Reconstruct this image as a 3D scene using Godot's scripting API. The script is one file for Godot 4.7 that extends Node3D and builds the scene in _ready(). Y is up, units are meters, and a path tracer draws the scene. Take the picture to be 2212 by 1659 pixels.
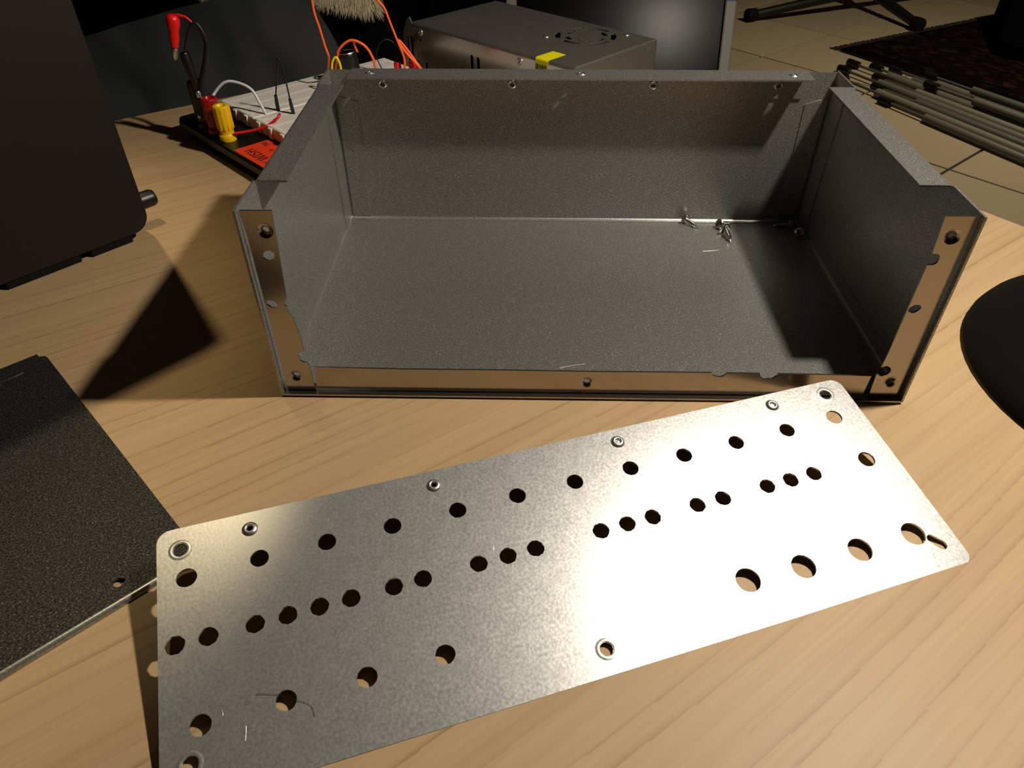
extends Node3D
# Units: metres. The table top is y = 0, the open sheet-metal box stands at x 0..0.3, z -0.1815..0.

const H := 0.0988
const D := 0.1815
const W := 0.30
var M := {}
var used := {}

# ---------------------------------------------------------------- helpers
func numbered(n: String) -> String:
	if not used.has(n):
		used[n] = 0
		return n
	used[n] += 1
	return "%s_%03d" % [n, used[n]]

func mb() -> SurfaceTool:
	var st := SurfaceTool.new()
	st.begin(Mesh.PRIMITIVE_TRIANGLES)
	return st

func commit(called: String, st: SurfaceTool, mat: Material, parent: Node = self, kind := "") -> MeshInstance3D:
	var mi := MeshInstance3D.new()
	mi.mesh = st.commit()
	mi.material_override = null
	mi.mesh.surface_set_material(0, mat)
	mi.name = numbered(called) if parent == self else called
	mi.cast_shadow = GeometryInstance3D.SHADOW_CASTING_SETTING_ON
	parent.add_child(mi, true)
	if kind != "":
		mi.set_meta("kind", kind)
	return mi

func tag(o: Node, label: String, category: String, group := "") -> void:
	o.set_meta("label", label)
	o.set_meta("category", category)
	if group != "":
		o.set_meta("group", group)

func thing(called: String, label: String, category: String, at := Vector3.ZERO, turn := 0.0, group := "") -> Node3D:
	var o := Node3D.new()
	o.name = numbered(called)
	add_child(o, true)
	o.position = at
	o.rotation.y = turn
	tag(o, label, category, group)
	return o

func tri(st: SurfaceTool, a: Vector3, b: Vector3, c: Vector3, na: Vector3, nb = null, nc = null) -> void:
	var n2: Vector3 = na if nb == null else nb
	var n3: Vector3 = na if nc == null else nc
	if (b - a).cross(c - a).dot(na + n2 + n3) > 0.0:
		st.set_normal(na); st.add_vertex(a)
		st.set_normal(n3); st.add_vertex(c)
		st.set_normal(n2); st.add_vertex(b)
	else:
		st.set_normal(na); st.add_vertex(a)
		st.set_normal(n2); st.add_vertex(b)
		st.set_normal(n3); st.add_vertex(c)

func quad(st: SurfaceTool, a: Vector3, b: Vector3, c: Vector3, d: Vector3, n: Vector3) -> void:
	tri(st, a, b, c, n)
	tri(st, a, c, d, n)

# chamfered box, c = chamfer
func box(st: SurfaceTool, center: Vector3, size: Vector3, c := 0.0, xf := Transform3D.IDENTITY) -> void:
	var h := size * 0.5
	c = minf(c, minf(h.x, minf(h.y, h.z)) * 0.9)
	var P := func(p: Vector3) -> Vector3: return xf * (center + p)
	var B := xf.basis.orthonormalized()
	for ax in 3:
		var u := (ax + 1) % 3
		var v := (ax + 2) % 3
		for s in [-1.0, 1.0]:
			var q := []
			for k in [[-1, -1], [1, -1], [1, 1], [-1, 1]]:
				var p := Vector3.ZERO
				p[ax] = s * h[ax]; p[u] = k[0] * (h[u] - c); p[v] = k[1] * (h[v] - c)
				q.append(P.call(p))
			var n := Vector3.ZERO
			n[ax] = s
			quad(st, q[0], q[1], q[2], q[3], B * n)
	if c <= 0.0:
		return
	for ax in 3:
		var u := (ax + 1) % 3
		var v := (ax + 2) % 3
		for su in [-1.0, 1.0]:
			for sv in [-1.0, 1.0]:
				var q := []
				for k in [[-1, 0], [1, 0], [1, 1], [-1, 1]]:
					var p := Vector3.ZERO
					p[ax] = k[0] * (h[ax] - c)
					p[u] = su * (h[u] - (0.0 if k[1] == 0 else c))
					p[v] = sv * (h[v] - (c if k[1] == 0 else 0.0))
					q.append(P.call(p))
				var n := Vector3.ZERO
				n[u] = su; n[v] = sv
				quad(st, q[0], q[1], q[2], q[3], (B * n).normalized())
	for sx in [-1.0, 1.0]:
		for sy in [-1.0, 1.0]:
			for sz in [-1.0, 1.0]:
				tri(st, P.call(Vector3(sx * h.x, sy * (h.y - c), sz * (h.z - c))), P.call(Vector3(sx * (h.x - c), sy * h.y, sz * (h.z - c))), P.call(Vector3(sx * (h.x - c), sy * (h.y - c), sz * h.z)), (B * Vector3(sx, sy, sz)).normalized())

# flat sheet cut from a polygon with holes; (u, v) -> xf * (u, v, w), w from 0 down to -t
func sheet(st: SurfaceTool, outer: PackedVector2Array, holes: Array, t: float, xf := Transform3D.IDENTITY) -> void:
	var cuts: Array = [-INF, INF]
	for hl in holes:
		var lo := INF
		var hi := -INF
		for p in hl:
			lo = minf(lo, p.x); hi = maxf(hi, p.x)
		cuts.append((lo + hi) * 0.5)
	cuts.sort()
	var nf := (xf.basis * Vector3(0, 0, 1)).normalized()
	var K := 1000.0
	var bo := PackedVector2Array()
	for p in outer: bo.append(p * K)
	for i in cuts.size() - 1:
		var a: float = maxf(cuts[i], -9.0) * K
		var b: float = minf(cuts[i + 1], 9.0) * K
		if b - a < 0.0005: continue
		var strip := PackedVector2Array([Vector2(a, -9000), Vector2(b, -9000), Vector2(b, 9000), Vector2(a, 9000)])
		var pieces: Array = Geometry2D.intersect_polygons(bo, strip)
		for hl in holes:
			var bh := PackedVector2Array()
			var lo := INF
			var hi := -INF
			for p in hl:
				bh.append(p * K)
				lo = minf(lo, p.x * K); hi = maxf(hi, p.x * K)
			if hi < a or lo > b: continue
			var nxt := []
			for pc in pieces: nxt.append_array(Geometry2D.clip_polygons(pc, bh))
			pieces = nxt
		for pc in pieces:
			var idx := Geometry2D.triangulate_polygon(pc)
			for k in range(0, idx.size(), 3):
				var q := []
				for m in 3: q.append(pc[idx[k + m]] / K)
				tri(st, xf * Vector3(q[0].x, q[0].y, 0), xf * Vector3(q[1].x, q[1].y, 0), xf * Vector3(q[2].x, q[2].y, 0), nf)
				tri(st, xf * Vector3(q[0].x, q[0].y, -t), xf * Vector3(q[1].x, q[1].y, -t), xf * Vector3(q[2].x, q[2].y, -t), -nf)
	var loops: Array = [outer]
	loops.append_array(holes)
	for li in loops.size():
		var lp: PackedVector2Array = loops[li]
		var cw := Geometry2D.is_polygon_clockwise(lp)
		for i in lp.size():
			var p := lp[i]
			var q := lp[(i + 1) % lp.size()]
			var e := (q - p).normalized()
			var n := Vector2(e.y, -e.x)
			if cw != (li > 0): n = -n
			quad(st, xf * Vector3(p.x, p.y, 0), xf * Vector3(q.x, q.y, 0), xf * Vector3(q.x, q.y, -t), xf * Vector3(p.x, p.y, -t), (xf.basis * Vector3(n.x, n.y, 0)).normalized())

func rect(x0: float, y0: float, x1: float, y1: float, r := 0.0, n := 6) -> PackedVector2Array:
	var o := PackedVector2Array()
	if r <= 0.0:
		return PackedVector2Array([Vector2(x0, y0), Vector2(x1, y0), Vector2(x1, y1), Vector2(x0, y1)])
	for c in [[x1 - r, y1 - r, 0], [x0 + r, y1 - r, 1], [x0 + r, y0 + r, 2], [x1 - r, y0 + r, 3]]:
		for k in n + 1:
			var a: float = (c[2] + float(k) / n) * PI / 2
			o.append(Vector2(c[0] + r * cos(a), c[1] + r * sin(a)))
	return o

func circ(x: float, y: float, r: float, n := 28, rag := 0.0, seed := 1, sq := 1.0, ang := 0.0) -> PackedVector2Array:
	var o := PackedVector2Array()
	var rg := RandomNumberGenerator.new()
	rg.seed = seed
	for k in n:
		var a := TAU * k / n
		var rr := r * (1.0 + rag * rg.randf_range(-1, 1))
		o.append(Vector2(x, y) + Vector2(rr * cos(a), rr * sq * sin(a)).rotated(ang))
	return o

func cut(poly: PackedVector2Array, hole: PackedVector2Array) -> PackedVector2Array:
	var a := PackedVector2Array()
	var b := PackedVector2Array()
	for p in poly: a.append(p * 1000.0)
	for p in hole: b.append(p * 1000.0)
	var r := Geometry2D.clip_polygons(a, b)
	var best := PackedVector2Array()
	for q in r:
		if q.size() > best.size() and not Geometry2D.is_polygon_clockwise(q): best = q
	var o := PackedVector2Array()
	for p in best: o.append(p / 1000.0)
	return o if o.size() > 2 else poly

# sheet-metal profile (points with bend radii) swept straight; (u, v) in xf's xy, from z0 to z1
func bent(st: SurfaceTool, pts: Array, r: float, t: float, z0: float, z1: float, xf := Transform3D.IDENTITY) -> void:
	var c: Array = []
	for i in pts.size():
		var p: Vector2 = pts[i]
		if i == 0 or i == pts.size() - 1:
			c.append(p); continue
		var d0: Vector2 = (pts[i - 1] - p).normalized()
		var d1: Vector2 = (pts[i + 1] - p).normalized()
		for k in 7:
			var s := k / 6.0
			var a := p + d0 * r * (1 - s)
			var b := p + d1 * r * s
			c.append(a.lerp(b, s))
	var L := []
	var N := []
	for i in c.size():
		var e: Vector2 = (c[mini(i + 1, c.size() - 1)] - c[maxi(i - 1, 0)]).normalized()
		N.append(Vector2(e.y, -e.x))
	var V := func(i: int, s: float, z: float) -> Vector3:
		var q: Vector2 = c[i] + N[i] * t * 0.5 * s
		return xf * Vector3(q.x, q.y, z)
	var B := xf.basis
	for i in c.size() - 1:
		for s in [-1.0, 1.0]:
			var n0: Vector3 = B * Vector3(N[i].x, N[i].y, 0) * s
			var n1: Vector3 = B * Vector3(N[i + 1].x, N[i + 1].y, 0) * s
			tri(st, V.call(i, s, z0), V.call(i + 1, s, z0), V.call(i + 1, s, z1), n0, n1, n1)
			tri(st, V.call(i, s, z0), V.call(i + 1, s, z1), V.call(i, s, z1), n0, n1, n0)
		for zz in [[z0, -1.0], [z1, 1.0]]:
			var zn: float = zz[1] * signf(z1 - z0)
			quad(st, V.call(i, -1, zz[0]), V.call(i + 1, -1, zz[0]), V.call(i + 1, 1, zz[0]), V.call(i, 1, zz[0]), B * Vector3(0, 0, zn))
	for i in [0, c.size() - 1]:
		var e: Vector2 = Vector2(-N[i].y, N[i].x) * (-1.0 if i == 0 else 1.0)
		quad(st, V.call(i, -1, z0), V.call(i, 1, z0), V.call(i, 1, z1), V.call(i, -1, z1), B * Vector3(e.x, e.y, 0))

# lathe: profile of (r, y), around xf's y
func lathe(st: SurfaceTool, prof: Array, seg := 24, xf := Transform3D.IDENTITY, smooth := true) -> void:
	var nrm := []
	for i in prof.size():
		var a: Vector2 = prof[maxi(i - 1, 0)]
		var b: Vector2 = prof[mini(i + 1, prof.size() - 1)]
		var e := (b - a).normalized()
		nrm.append(Vector2(e.y, -e.x))
	for i in prof.size() - 1:
		var p: Vector2 = prof[i]
		var q: Vector2 = prof[i + 1]
		var e2 := (q - p).normalized()
		var fl := Vector2(e2.y, -e2.x)
		var np: Vector2 = nrm[i] if smooth and fl.dot(nrm[i]) > 0.75 else fl
		var nq: Vector2 = nrm[i + 1] if smooth and fl.dot(nrm[i + 1]) > 0.75 else fl
		for k in seg:
			var a := TAU * k / seg
			var b := TAU * (k + 1) / seg
			var f := func(pt: Vector2, an: float) -> Vector3: return Vector3(pt.x * cos(an), pt.y, pt.x * sin(an))
			var A: Vector3 = xf * f.call(p, a)
			var Bv: Vector3 = xf * f.call(p, b)
			var C: Vector3 = xf * f.call(q, b)
			var Dv: Vector3 = xf * f.call(q, a)
			var nA: Vector3 = xf.basis * f.call(np, a)
			var nB: Vector3 = xf.basis * f.call(np, b)
			var nC: Vector3 = xf.basis * f.call(nq, b)
			var nD: Vector3 = xf.basis * f.call(nq, a)
			if p.x > 1e-7: tri(st, A, Bv, C, nA, nB, nC)
			if q.x > 1e-7: tri(st, A, C, Dv, nA, nC, nD)

# round tube along a smoothed path
func tube(st: SurfaceTool, pts: Array, r, sides := 10, steps := 6, caps := true) -> void:
	var c: Array = []
	for i in pts.size() - 1:
		var p0: Vector3 = pts[maxi(i - 1, 0)]
		var p1: Vector3 = pts[i]
		var p2: Vector3 = pts[i + 1]
		var p3: Vector3 = pts[mini(i + 2, pts.size() - 1)]
		for k in steps:
			c.append(p1.cubic_interpolate(p2, p0, p3, float(k) / steps))
	c.append(pts[-1])
	var up := Vector3(0.123, 0.9, 0.31).normalized()
	var rings := []
	var nr := []
	for i in c.size():
		var t: Vector3 = (c[mini(i + 1, c.size() - 1)] - c[maxi(i - 1, 0)]).normalized()
		var x := up.cross(t)
		if x.length() < 0.05: x = Vector3(1, 0, 0.2).cross(t)
		x = x.normalized()
		up = t.cross(x).normalized()
		var rr: float = r if not (r is Array) else lerpf(r[0], r[1], float(i) / (c.size() - 1))
		var ring := []
		var nn := []
		for k in sides:
			var a := TAU * k / sides
			var n := x * cos(a) + up * sin(a)
			ring.append(c[i] + n * rr); nn.append(n)
		rings.append(ring); nr.append(nn)
	for i in c.size() - 1:
		for k in sides:
			var m := (k + 1) % sides
			tri(st, rings[i][k], rings[i][m], rings[i + 1][m], nr[i][k], nr[i][m], nr[i + 1][m])
			tri(st, rings[i][k], rings[i + 1][m], rings[i + 1][k], nr[i][k], nr[i + 1][m], nr[i + 1][k])
	if caps:
		for e in [0, c.size() - 1]:
			var t: Vector3 = (c[0] - c[1]).normalized() if e == 0 else (c[-1] - c[-2]).normalized()
			for k in sides:
				tri(st, c[e], rings[e][k], rings[e][(k + 1) % sides], t)

func ydir(o: Vector3, d: Vector3) -> Transform3D:
	d = d.normalized()
	var x := d.cross(Vector3(0.2, 0.1, 1)).normalized()
	return Transform3D(Basis(x, d, x.cross(d)), o)

func text_mesh(called: String, s: String, size: float, xf: Transform3D, mat: Material, parent: Node) -> MeshInstance3D:
	var tm := TextMesh.new()
	var f := SystemFont.new()
	f.font_names = PackedStringArray(["Droid Sans"])
	tm.font = f
	tm.text = s
	tm.font_size = 32
	tm.pixel_size = size / 32.0
	tm.depth = 0.0002
	tm.material = mat
	var mi := MeshInstance3D.new()
	mi.mesh = tm
	mi.name = called
	mi.transform = xf
	parent.add_child(mi, true)
	return mi

# ---------------------------------------------------------------- materials
func mat(col: Color, rough := 0.6, metal := 0.0, spec := 0.5) -> StandardMaterial3D:
	var m := StandardMaterial3D.new()
	m.albedo_color = col
	m.roughness = rough
	m.metallic = metal
	m.metallic_specular = spec
	return m

func rgb(r: int, g: int, b: int) -> Color:
	return Color(r / 255.0, g / 255.0, b / 255.0)

func noise(seed: int, freq: float, oct := 3) -> FastNoiseLite:
	var n := FastNoiseLite.new()
	n.seed = seed
	n.noise_type = FastNoiseLite.TYPE_SIMPLEX_SMOOTH
	n.frequency = freq
	n.fractal_octaves = oct
	return n

func tex(img: Image) -> ImageTexture:
	img.generate_mipmaps()
	return ImageTexture.create_from_image(img)

func metal_images() -> Array:
	var S := 512
	var n1 := noise(3, 0.11, 2).get_seamless_image(S, S)
	var n2 := noise(9, 0.022, 3).get_seamless_image(S, S)
	var al := Image.create(S, S, false, Image.FORMAT_RGB8)
	var hg := Image.create(S, S, false, Image.FORMAT_RGB8)
	var ro := Image.create(S, S, false, Image.FORMAT_RGB8)
	var rg := RandomNumberGenerator.new()
	rg.seed = 77
	for y in S:
		for x in S:
			var a := n1.get_pixel(x, y).r
			var b := n2.get_pixel(x, y).r
			var w := rg.randf()
			var v := 0.85 + 0.16 * (a - 0.5) + 0.04 * (b - 0.5) + 0.08 * (w - 0.5) + (0.25 if rg.randf() > 0.985 else 0.0)
			al.set_pixel(x, y, Color(v, v, v))
			var sp := 1.0 if w > 0.985 else 0.0
			var g := clampf(0.5 + 0.5 * (a - 0.5) + 0.12 * (w - 0.5) + 0.3 * sp, 0, 1)
			hg.set_pixel(x, y, Color(g, g, g))
			var r := clampf(0.48 + 0.08 * (a - 0.5) + 0.03 * (b - 0.5), 0.05, 1)
			ro.set_pixel(x, y, Color(r, r, r))
	hg.bump_map_to_normal_map(1.0)
	return [al, hg, ro]

func speckle(seed: int, base: float, amp: float, grain: float, dots: float) -> Image:
	# zinc spangle: soft mottling with scattered bright crystals
	var S := 512
	var n1 := noise(seed, 0.16, 2).get_seamless_image(S, S)
	var al := Image.create(S, S, false, Image.FORMAT_RGB8)
	var rg := RandomNumberGenerator.new()
	rg.seed = seed
	for y in S:
		for x in S:
			var v := base + amp * (n1.get_pixel(x, y).r - 0.5) + grain * (rg.randf() - 0.5)
			al.set_pixel(x, y, Color(v, v, v))
	for k in int(S * S * dots * 0.4):
		var x := rg.randi_range(1, S - 3)
		var y := rg.randi_range(1, S - 3)
		var v := rg.randf_range(base + 0.15, 1.0)
		al.fill_rect(Rect2i(x, y, rg.randi_range(1, 3), rg.randi_range(1, 2)), Color(v, v, v))
	return al

func metal(col: Color, rough: float, metallic: float, bump: float, scale := 11.0) -> StandardMaterial3D:
	var m := mat(col, rough, metallic)
	m.albedo_texture = M.t_al
	m.normal_enabled = true
	m.normal_texture = M.t_nm
	m.normal_scale = bump
	m.roughness_texture = M.t_ro
	m.uv1_triplanar = true
	m.uv1_world_triplanar = true
	m.uv1_scale = Vector3.ONE * scale
	return m

func wood_texture() -> ImageTexture:
	var SX := 1024
	var SY := 2048
	var img := Image.create(SX, SY, false, Image.FORMAT_RGB8)
	var na := noise(5, 1.0, 2)
	var nb := noise(12, 1.0, 3)
	var nc := noise(21, 1.0, 2)
	var base := Color(0.70, 0.595, 0.45)
	var dark := Color(0.49, 0.375, 0.24)
	for y in SY:
		var v := float(y) / SY * 0.9
		for x in SX:
			var u := float(x) / SX * 1.4
			var warp := na.get_noise_2d(u * 1.1, v * 5.0)
			var k := v * 135.0 + warp * 1.6
			var f := k - floorf(k)
			var line := pow(f, 9.0)
			var amp := clampf(0.45 + 0.9 * nc.get_noise_2d(u * 1.6 + floorf(k) * 3.1, floorf(k) * 1.7), 0.05, 1.0)
			var fine := nb.get_noise_2d(u * 9.0, v * 480.0)
			var mid := nc.get_noise_2d(u * 2.0 + 7.0, v * 60.0)
			var t := clampf(0.16 + 0.60 * line * amp + 0.10 * fine + 0.10 * mid, 0.0, 1.0)
			img.set_pixel(x, y, base.lerp(dark, t))
	return tex(img)

func build_materials() -> void:
	var mi := metal_images()
	M.t_sp = tex(speckle(21, 0.66, 0.30, 0.12, 0.035))
	M.t_sp2 = tex(speckle(22, 0.50, 0.55, 0.16, 0.05))
	M.t_al = tex(mi[0]); M.t_nm = tex(mi[1]); M.t_ro = tex(mi[2])
	M.steel = metal(Color(0.93, 0.925, 0.905), 0.68, 0.78, 0.10)
	M.steel.albedo_texture = M.t_sp
	M.steel_smooth = mat(Color(0.66, 0.635, 0.60), 0.2, 0.97)
	M.panel = metal(Color(0.93, 0.93, 0.915), 0.64, 0.78, 0.08)
	M.lid = metal(Color(0.43, 0.43, 0.43), 0.75, 0.82, 0.4)
	M.lid.albedo_color = Color(0.60, 0.60, 0.60)
	M.lid.albedo_texture = M.t_sp2
	M.psu = metal(Color(0.62, 0.61, 0.58), 1.0, 0.8, 0.12)
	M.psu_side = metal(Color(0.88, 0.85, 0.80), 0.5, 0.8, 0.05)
	M.chrome = mat(Color(0.86, 0.85, 0.83), 0.32, 0.95)
	M.screw = mat(Color(0.78, 0.77, 0.75), 0.2, 1.0)
	M.black = mat(Color(0.035, 0.033, 0.032), 0.5)
	M.black_matte = mat(Color(0.03, 0.03, 0.03), 0.85, 0.0, 0.25)
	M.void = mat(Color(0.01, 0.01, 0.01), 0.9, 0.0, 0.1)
	M.rubber = mat(Color(0.04, 0.04, 0.04), 0.75, 0.0, 0.3)
	M.black_plastic = mat(Color(0.045, 0.045, 0.045), 0.4)
	M.red = mat(Color(0.85, 0.07, 0.06), 0.4)
	M.dark_red = mat(Color(0.58, 0.05, 0.08), 0.35)
	M.yellow = mat(Color(0.90, 0.72, 0.04), 0.4)
	M.wire_yellow = mat(Color(0.93, 0.80, 0.05), 0.45)
	M.wire_white = mat(Color(0.82, 0.83, 0.86), 0.4)
	M.wire_red = mat(Color(0.78, 0.08, 0.12), 0.4)
	M.wire_orange = mat(Color(0.97, 0.40, 0.17), 0.45)
	M.blue = mat(Color(0.05, 0.12, 0.55), 0.4)
	M.white_plastic = mat(Color(0.92, 0.90, 0.86), 0.5)
	M.label_orange = mat(Color(0.90, 0.24, 0.10), 0.55)
	M.label_yellow = mat(Color(0.88, 0.85, 0.05), 0.5)
	M.ink = mat(Color(0.05, 0.03, 0.03), 0.6)
	M.wall = mat(Color(0.42, 0.38, 0.33), 0.9)
	M.ceiling = mat(Color(0.55, 0.53, 0.50), 0.9)
	M.wood = mat(Color(1, 1, 1), 0.5, 0.0, 0.4)
	M.wood.albedo_texture = wood_texture()
	M.wood_edge = mat(Color(0.62, 0.45, 0.27), 0.6)

# ---------------------------------------------------------------- scene
func _ready() -> void:
	var cam := Camera3D.new()
	cam.name = "camera"
	cam.position = Vector3(0.11721, 0.23517, 0.26655)
	cam.rotation_order = EULER_ORDER_YXZ
	cam.rotation = Vector3(-0.70139, 0.01886, -0.00063)
	cam.fov = 55.336
	cam.near = 0.01
	cam.far = 40.0
	add_child(cam)
	cam.current = true

	var we := WorldEnvironment.new()
	we.name = "world_environment"
	var env := Environment.new()
	env.background_mode = Environment.BG_COLOR
	env.background_color = Color(0.01, 0.01, 0.012)
	env.tonemap_mode = Environment.TONE_MAPPER_LINEAR
	env.tonemap_exposure = 1.0
	env.sdfgi_enabled = true
	env.ssao_enabled = true
	env.ssil_enabled = true
	we.environment = env
	add_child(we)

	build_materials()
	desk_lamp(Vector3(0.42, 0.505, -0.025), 0.43, Color(1.0, 0.955, 0.89))
	spot_lamp(Vector3(-0.30, 1.56, -0.405), Vector3(-0.30, 0, 0.0), 12.5, 0.6, 1.0, Color(1.0, 0.91, 0.73))
	pendant_lamp(Vector3(1.85, 0.75, -2.35), 1.7, Color(1.0, 0.93, 0.80), "hanging lamp with a black shade above the tiled floor")

	room()
	table()
	enclosure()
	front_panel()
	cover_plate()
	screws()
	side_device()
	power_supply()
	breadboard_station()
	background()

func bulb_light(parent: Node3D, at: Vector3, energy: float, col: Color, r: float, glow: float) -> void:
	var m := mat(Color(0.9, 0.9, 0.9), 0.5)
	m.emission_enabled = true
	m.emission = col
	m.emission_energy_multiplier = glow
	var st := mb()
	var pr := []
	for k in 13:
		var a := -PI / 2 + PI * k / 12
		pr.append(Vector2(r * cos(a), r * sin(a)))
	lathe(st, pr, 20, Transform3D(Basis.IDENTITY, at))
	commit("bulb", st, m, parent)
	var l := OmniLight3D.new()
	l.name = "light"
	l.position = at
	l.light_color = col
	l.light_energy = energy
	l.light_size = r
	l.omni_range = 12.0
	l.omni_attenuation = 2.0
	l.shadow_enabled = true
	parent.add_child(l)

func desk_lamp(b: Vector3, energy: float, col: Color) -> void:
	var c := Vector3(0.4425, 0, -0.016)
	var t := thing("table_lamp", "black conical foot of a table lamp at the right edge of the wooden table", "lamp", c)
	var st := mb()
	lathe(st, [Vector2(0, 0), Vector2(0.0965, 0), Vector2(0.0978, 0.0015), Vector2(0.0980, 0.004), Vector2(0.0955, 0.009), Vector2(0.0875, 0.017), Vector2(0.070, 0.034), Vector2(0.05, 0.054), Vector2(0.03, 0.072), Vector2(0.016, 0.083), Vector2(0.008, 0.088), Vector2(0, 0.089)], 64)
	commit("base", st, M.black_matte, t)
	st = mb()
	tube(st, [Vector3(0, 0.08, 0), Vector3(0, 0.3, 0), Vector3(0, 0.60, 0)], 0.005, 12, 2)
	commit("stem", st, M.black_matte, t)
	st = mb()
	var sx := Transform3D(Basis.IDENTITY, b - c)
	lathe(st, [Vector2(0.110, -0.045), Vector2(0.055, 0.09), Vector2(0.02, 0.105), Vector2(0.0, 0.105)], 40, sx)
	lathe(st, [Vector2(0.0, 0.103), Vector2(0.02, 0.103), Vector2(0.0535, 0.0885), Vector2(0.1085, -0.045), Vector2(0.110, -0.045)], 40, sx)
	commit("shade", st, M.black_matte, t)
	bulb_light(t, b - c, energy, col, 0.014, 6.0)

func pendant_lamp(b: Vector3, energy: float, col: Color, label: String) -> void:
	var t := thing("pendant_lamp", label, "lamp", b)
	var st := mb()
	tube(st, [Vector3(0, 0.08, 0), Vector3(0, 0.3, 0), Vector3(0, 1.799 - b.y, 0)], 0.004, 8, 2)
	commit("cord", st, M.black_matte, t)
	st = mb()
	lathe(st, [Vector2(0.16, -0.07), Vector2(0.05, 0.07), Vector2(0.0, 0.09)], 32)
	lathe(st, [Vector2(0.0, 0.088), Vector2(0.0485, 0.069), Vector2(0.158, -0.07), Vector2(0.16, -0.07)], 32)
	commit("shade", st, M.black_matte, t)
	bulb_light(t, Vector3.ZERO, energy, col, 0.03, 4.0)

func spot_lamp(b: Vector3, aim: Vector3, half: float, soft: float, energy: float, col: Color) -> void:
	var t := thing("ceiling_spot", "narrow black spotlight hanging from the ceiling above the table's left side", "lamp", b)
	var st := mb()
	var d := (aim - b).normalized()
	var x := ydir(Vector3.ZERO, d)
	lathe(st, [Vector2(0.0, -0.08), Vector2(0.03, -0.07), Vector2(0.03, 0.02)], 24, x)
	lathe(st, [Vector2(0.03, 0.02), Vector2(0.0285, 0.02), Vector2(0.028, -0.02), Vector2(0.0, -0.02)], 24, x)
	commit("housing", st, M.black_matte, t)
	st = mb()
	tube(st, [Vector3(0, 0.06, 0), Vector3(0, 0.12, 0), Vector3(0, 1.799 - b.y, 0)], 0.006, 8, 2)
	commit("stem", st, M.black_matte, t)
	st = mb()
	lathe(st, [Vector2(0.026, 0.0), Vector2(0.022, 0.004), Vector2(0.0, 0.006)], 24, x)
	var m := mat(Color(0.9, 0.9, 0.9), 0.5)
	m.emission_enabled = true
	m.emission = col
	m.emission_energy_multiplier = 3.0
	commit("lens", st, m, t)
	var l := SpotLight3D.new()
	l.name = "light"
	l.light_color = col
	l.light_energy = energy
	l.light_size = 0.012
	l.spot_range = 12.0
	l.spot_attenuation = 2.0
	l.spot_angle = half
	l.spot_angle_attenuation = soft
	l.shadow_enabled = true
	t.add_child(l)
	l.position = d * 0.03
	l.basis = Basis.looking_at(d, Vector3(0, 0, -1))

func room() -> void:
	var x0 := -2.6
	var x1 := 3.4
	var z0 := -4.9
	var z1 := 2.3
	var y0 := -0.73
	var y1 := 1.80
	var st := mb()
	box(st, Vector3((x0 + x1) / 2, y0 - 0.056, (z0 + z1) / 2), Vector3(x1 - x0 + 0.2, 0.1, z1 - z0 + 0.2))
	var grout := mat(Color(0.20, 0.17, 0.13), 0.9)
	var fl := commit("floor", st, grout, self, "structure")
	# tiles, one by one
	var S := 0.535
	var g1 := Vector3(0.751, 0, -0.660)
	var g2 := Vector3(0.660, 0, 0.751)
	var o := Vector3(1.137, 0, -3.0965)
	var tm := []
	var cols := [Color(0.60, 0.545, 0.455), Color(0.615, 0.56, 0.465), Color(0.585, 0.535, 0.45)]
	st = mb()
	box(st, Vector3(0, -0.004, 0), Vector3(S - 0.009, 0.008, S - 0.009), 0.0012)
	var tile: ArrayMesh = st.commit()
	for c in cols: tm.append(mat(c, 0.45, 0.0, 0.4))
	var rg := RandomNumberGenerator.new()
	rg.seed = 4
	for i in range(-12, 13):
		for j in range(-12, 13):
			var p := o + g1 * S * (i + 0.5) + g2 * S * (j + 0.5)
			if p.x < x0 + 0.4 or p.x > x1 - 0.4 or p.z < z0 + 0.4 or p.z > z1 - 0.4: continue
			var t := MeshInstance3D.new()
			t.mesh = tile
			t.material_override = tm[rg.randi() % 3]
			t.name = "floor_tile"
			t.transform = Transform3D(Basis(g1, Vector3.UP, g2), Vector3(p.x, y0, p.z))
			fl.add_child(t, true)
	for w in [["wall_back", Vector3((x0 + x1) / 2, 0.53, z0 - 0.05), Vector3(x1 - x0 + 0.2, 2.6, 0.1)], ["wall_front", Vector3((x0 + x1) / 2, 0.53, z1 + 0.05), Vector3(x1 - x0 + 0.2, 2.6, 0.1)], ["wall_left", Vector3(x0 - 0.05, 0.53, (z0 + z1) / 2), Vector3(0.1, 2.6, z1 - z0)], ["wall_right", Vector3(x1 + 0.05, 0.53, (z0 + z1) / 2), Vector3(0.1, 2.6, z1 - z0)]]:
		st = mb()
		box(st, w[1], w[2])
		commit(w[0], st, M.wall, self, "structure")
	st = mb()
	box(st, Vector3((x0 + x1) / 2, y1 + 0.05, (z0 + z1) / 2), Vector3(x1 - x0 + 0.2, 0.1, z1 - z0 + 0.2))
	commit("ceiling", st, M.ceiling, self, "structure")

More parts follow.
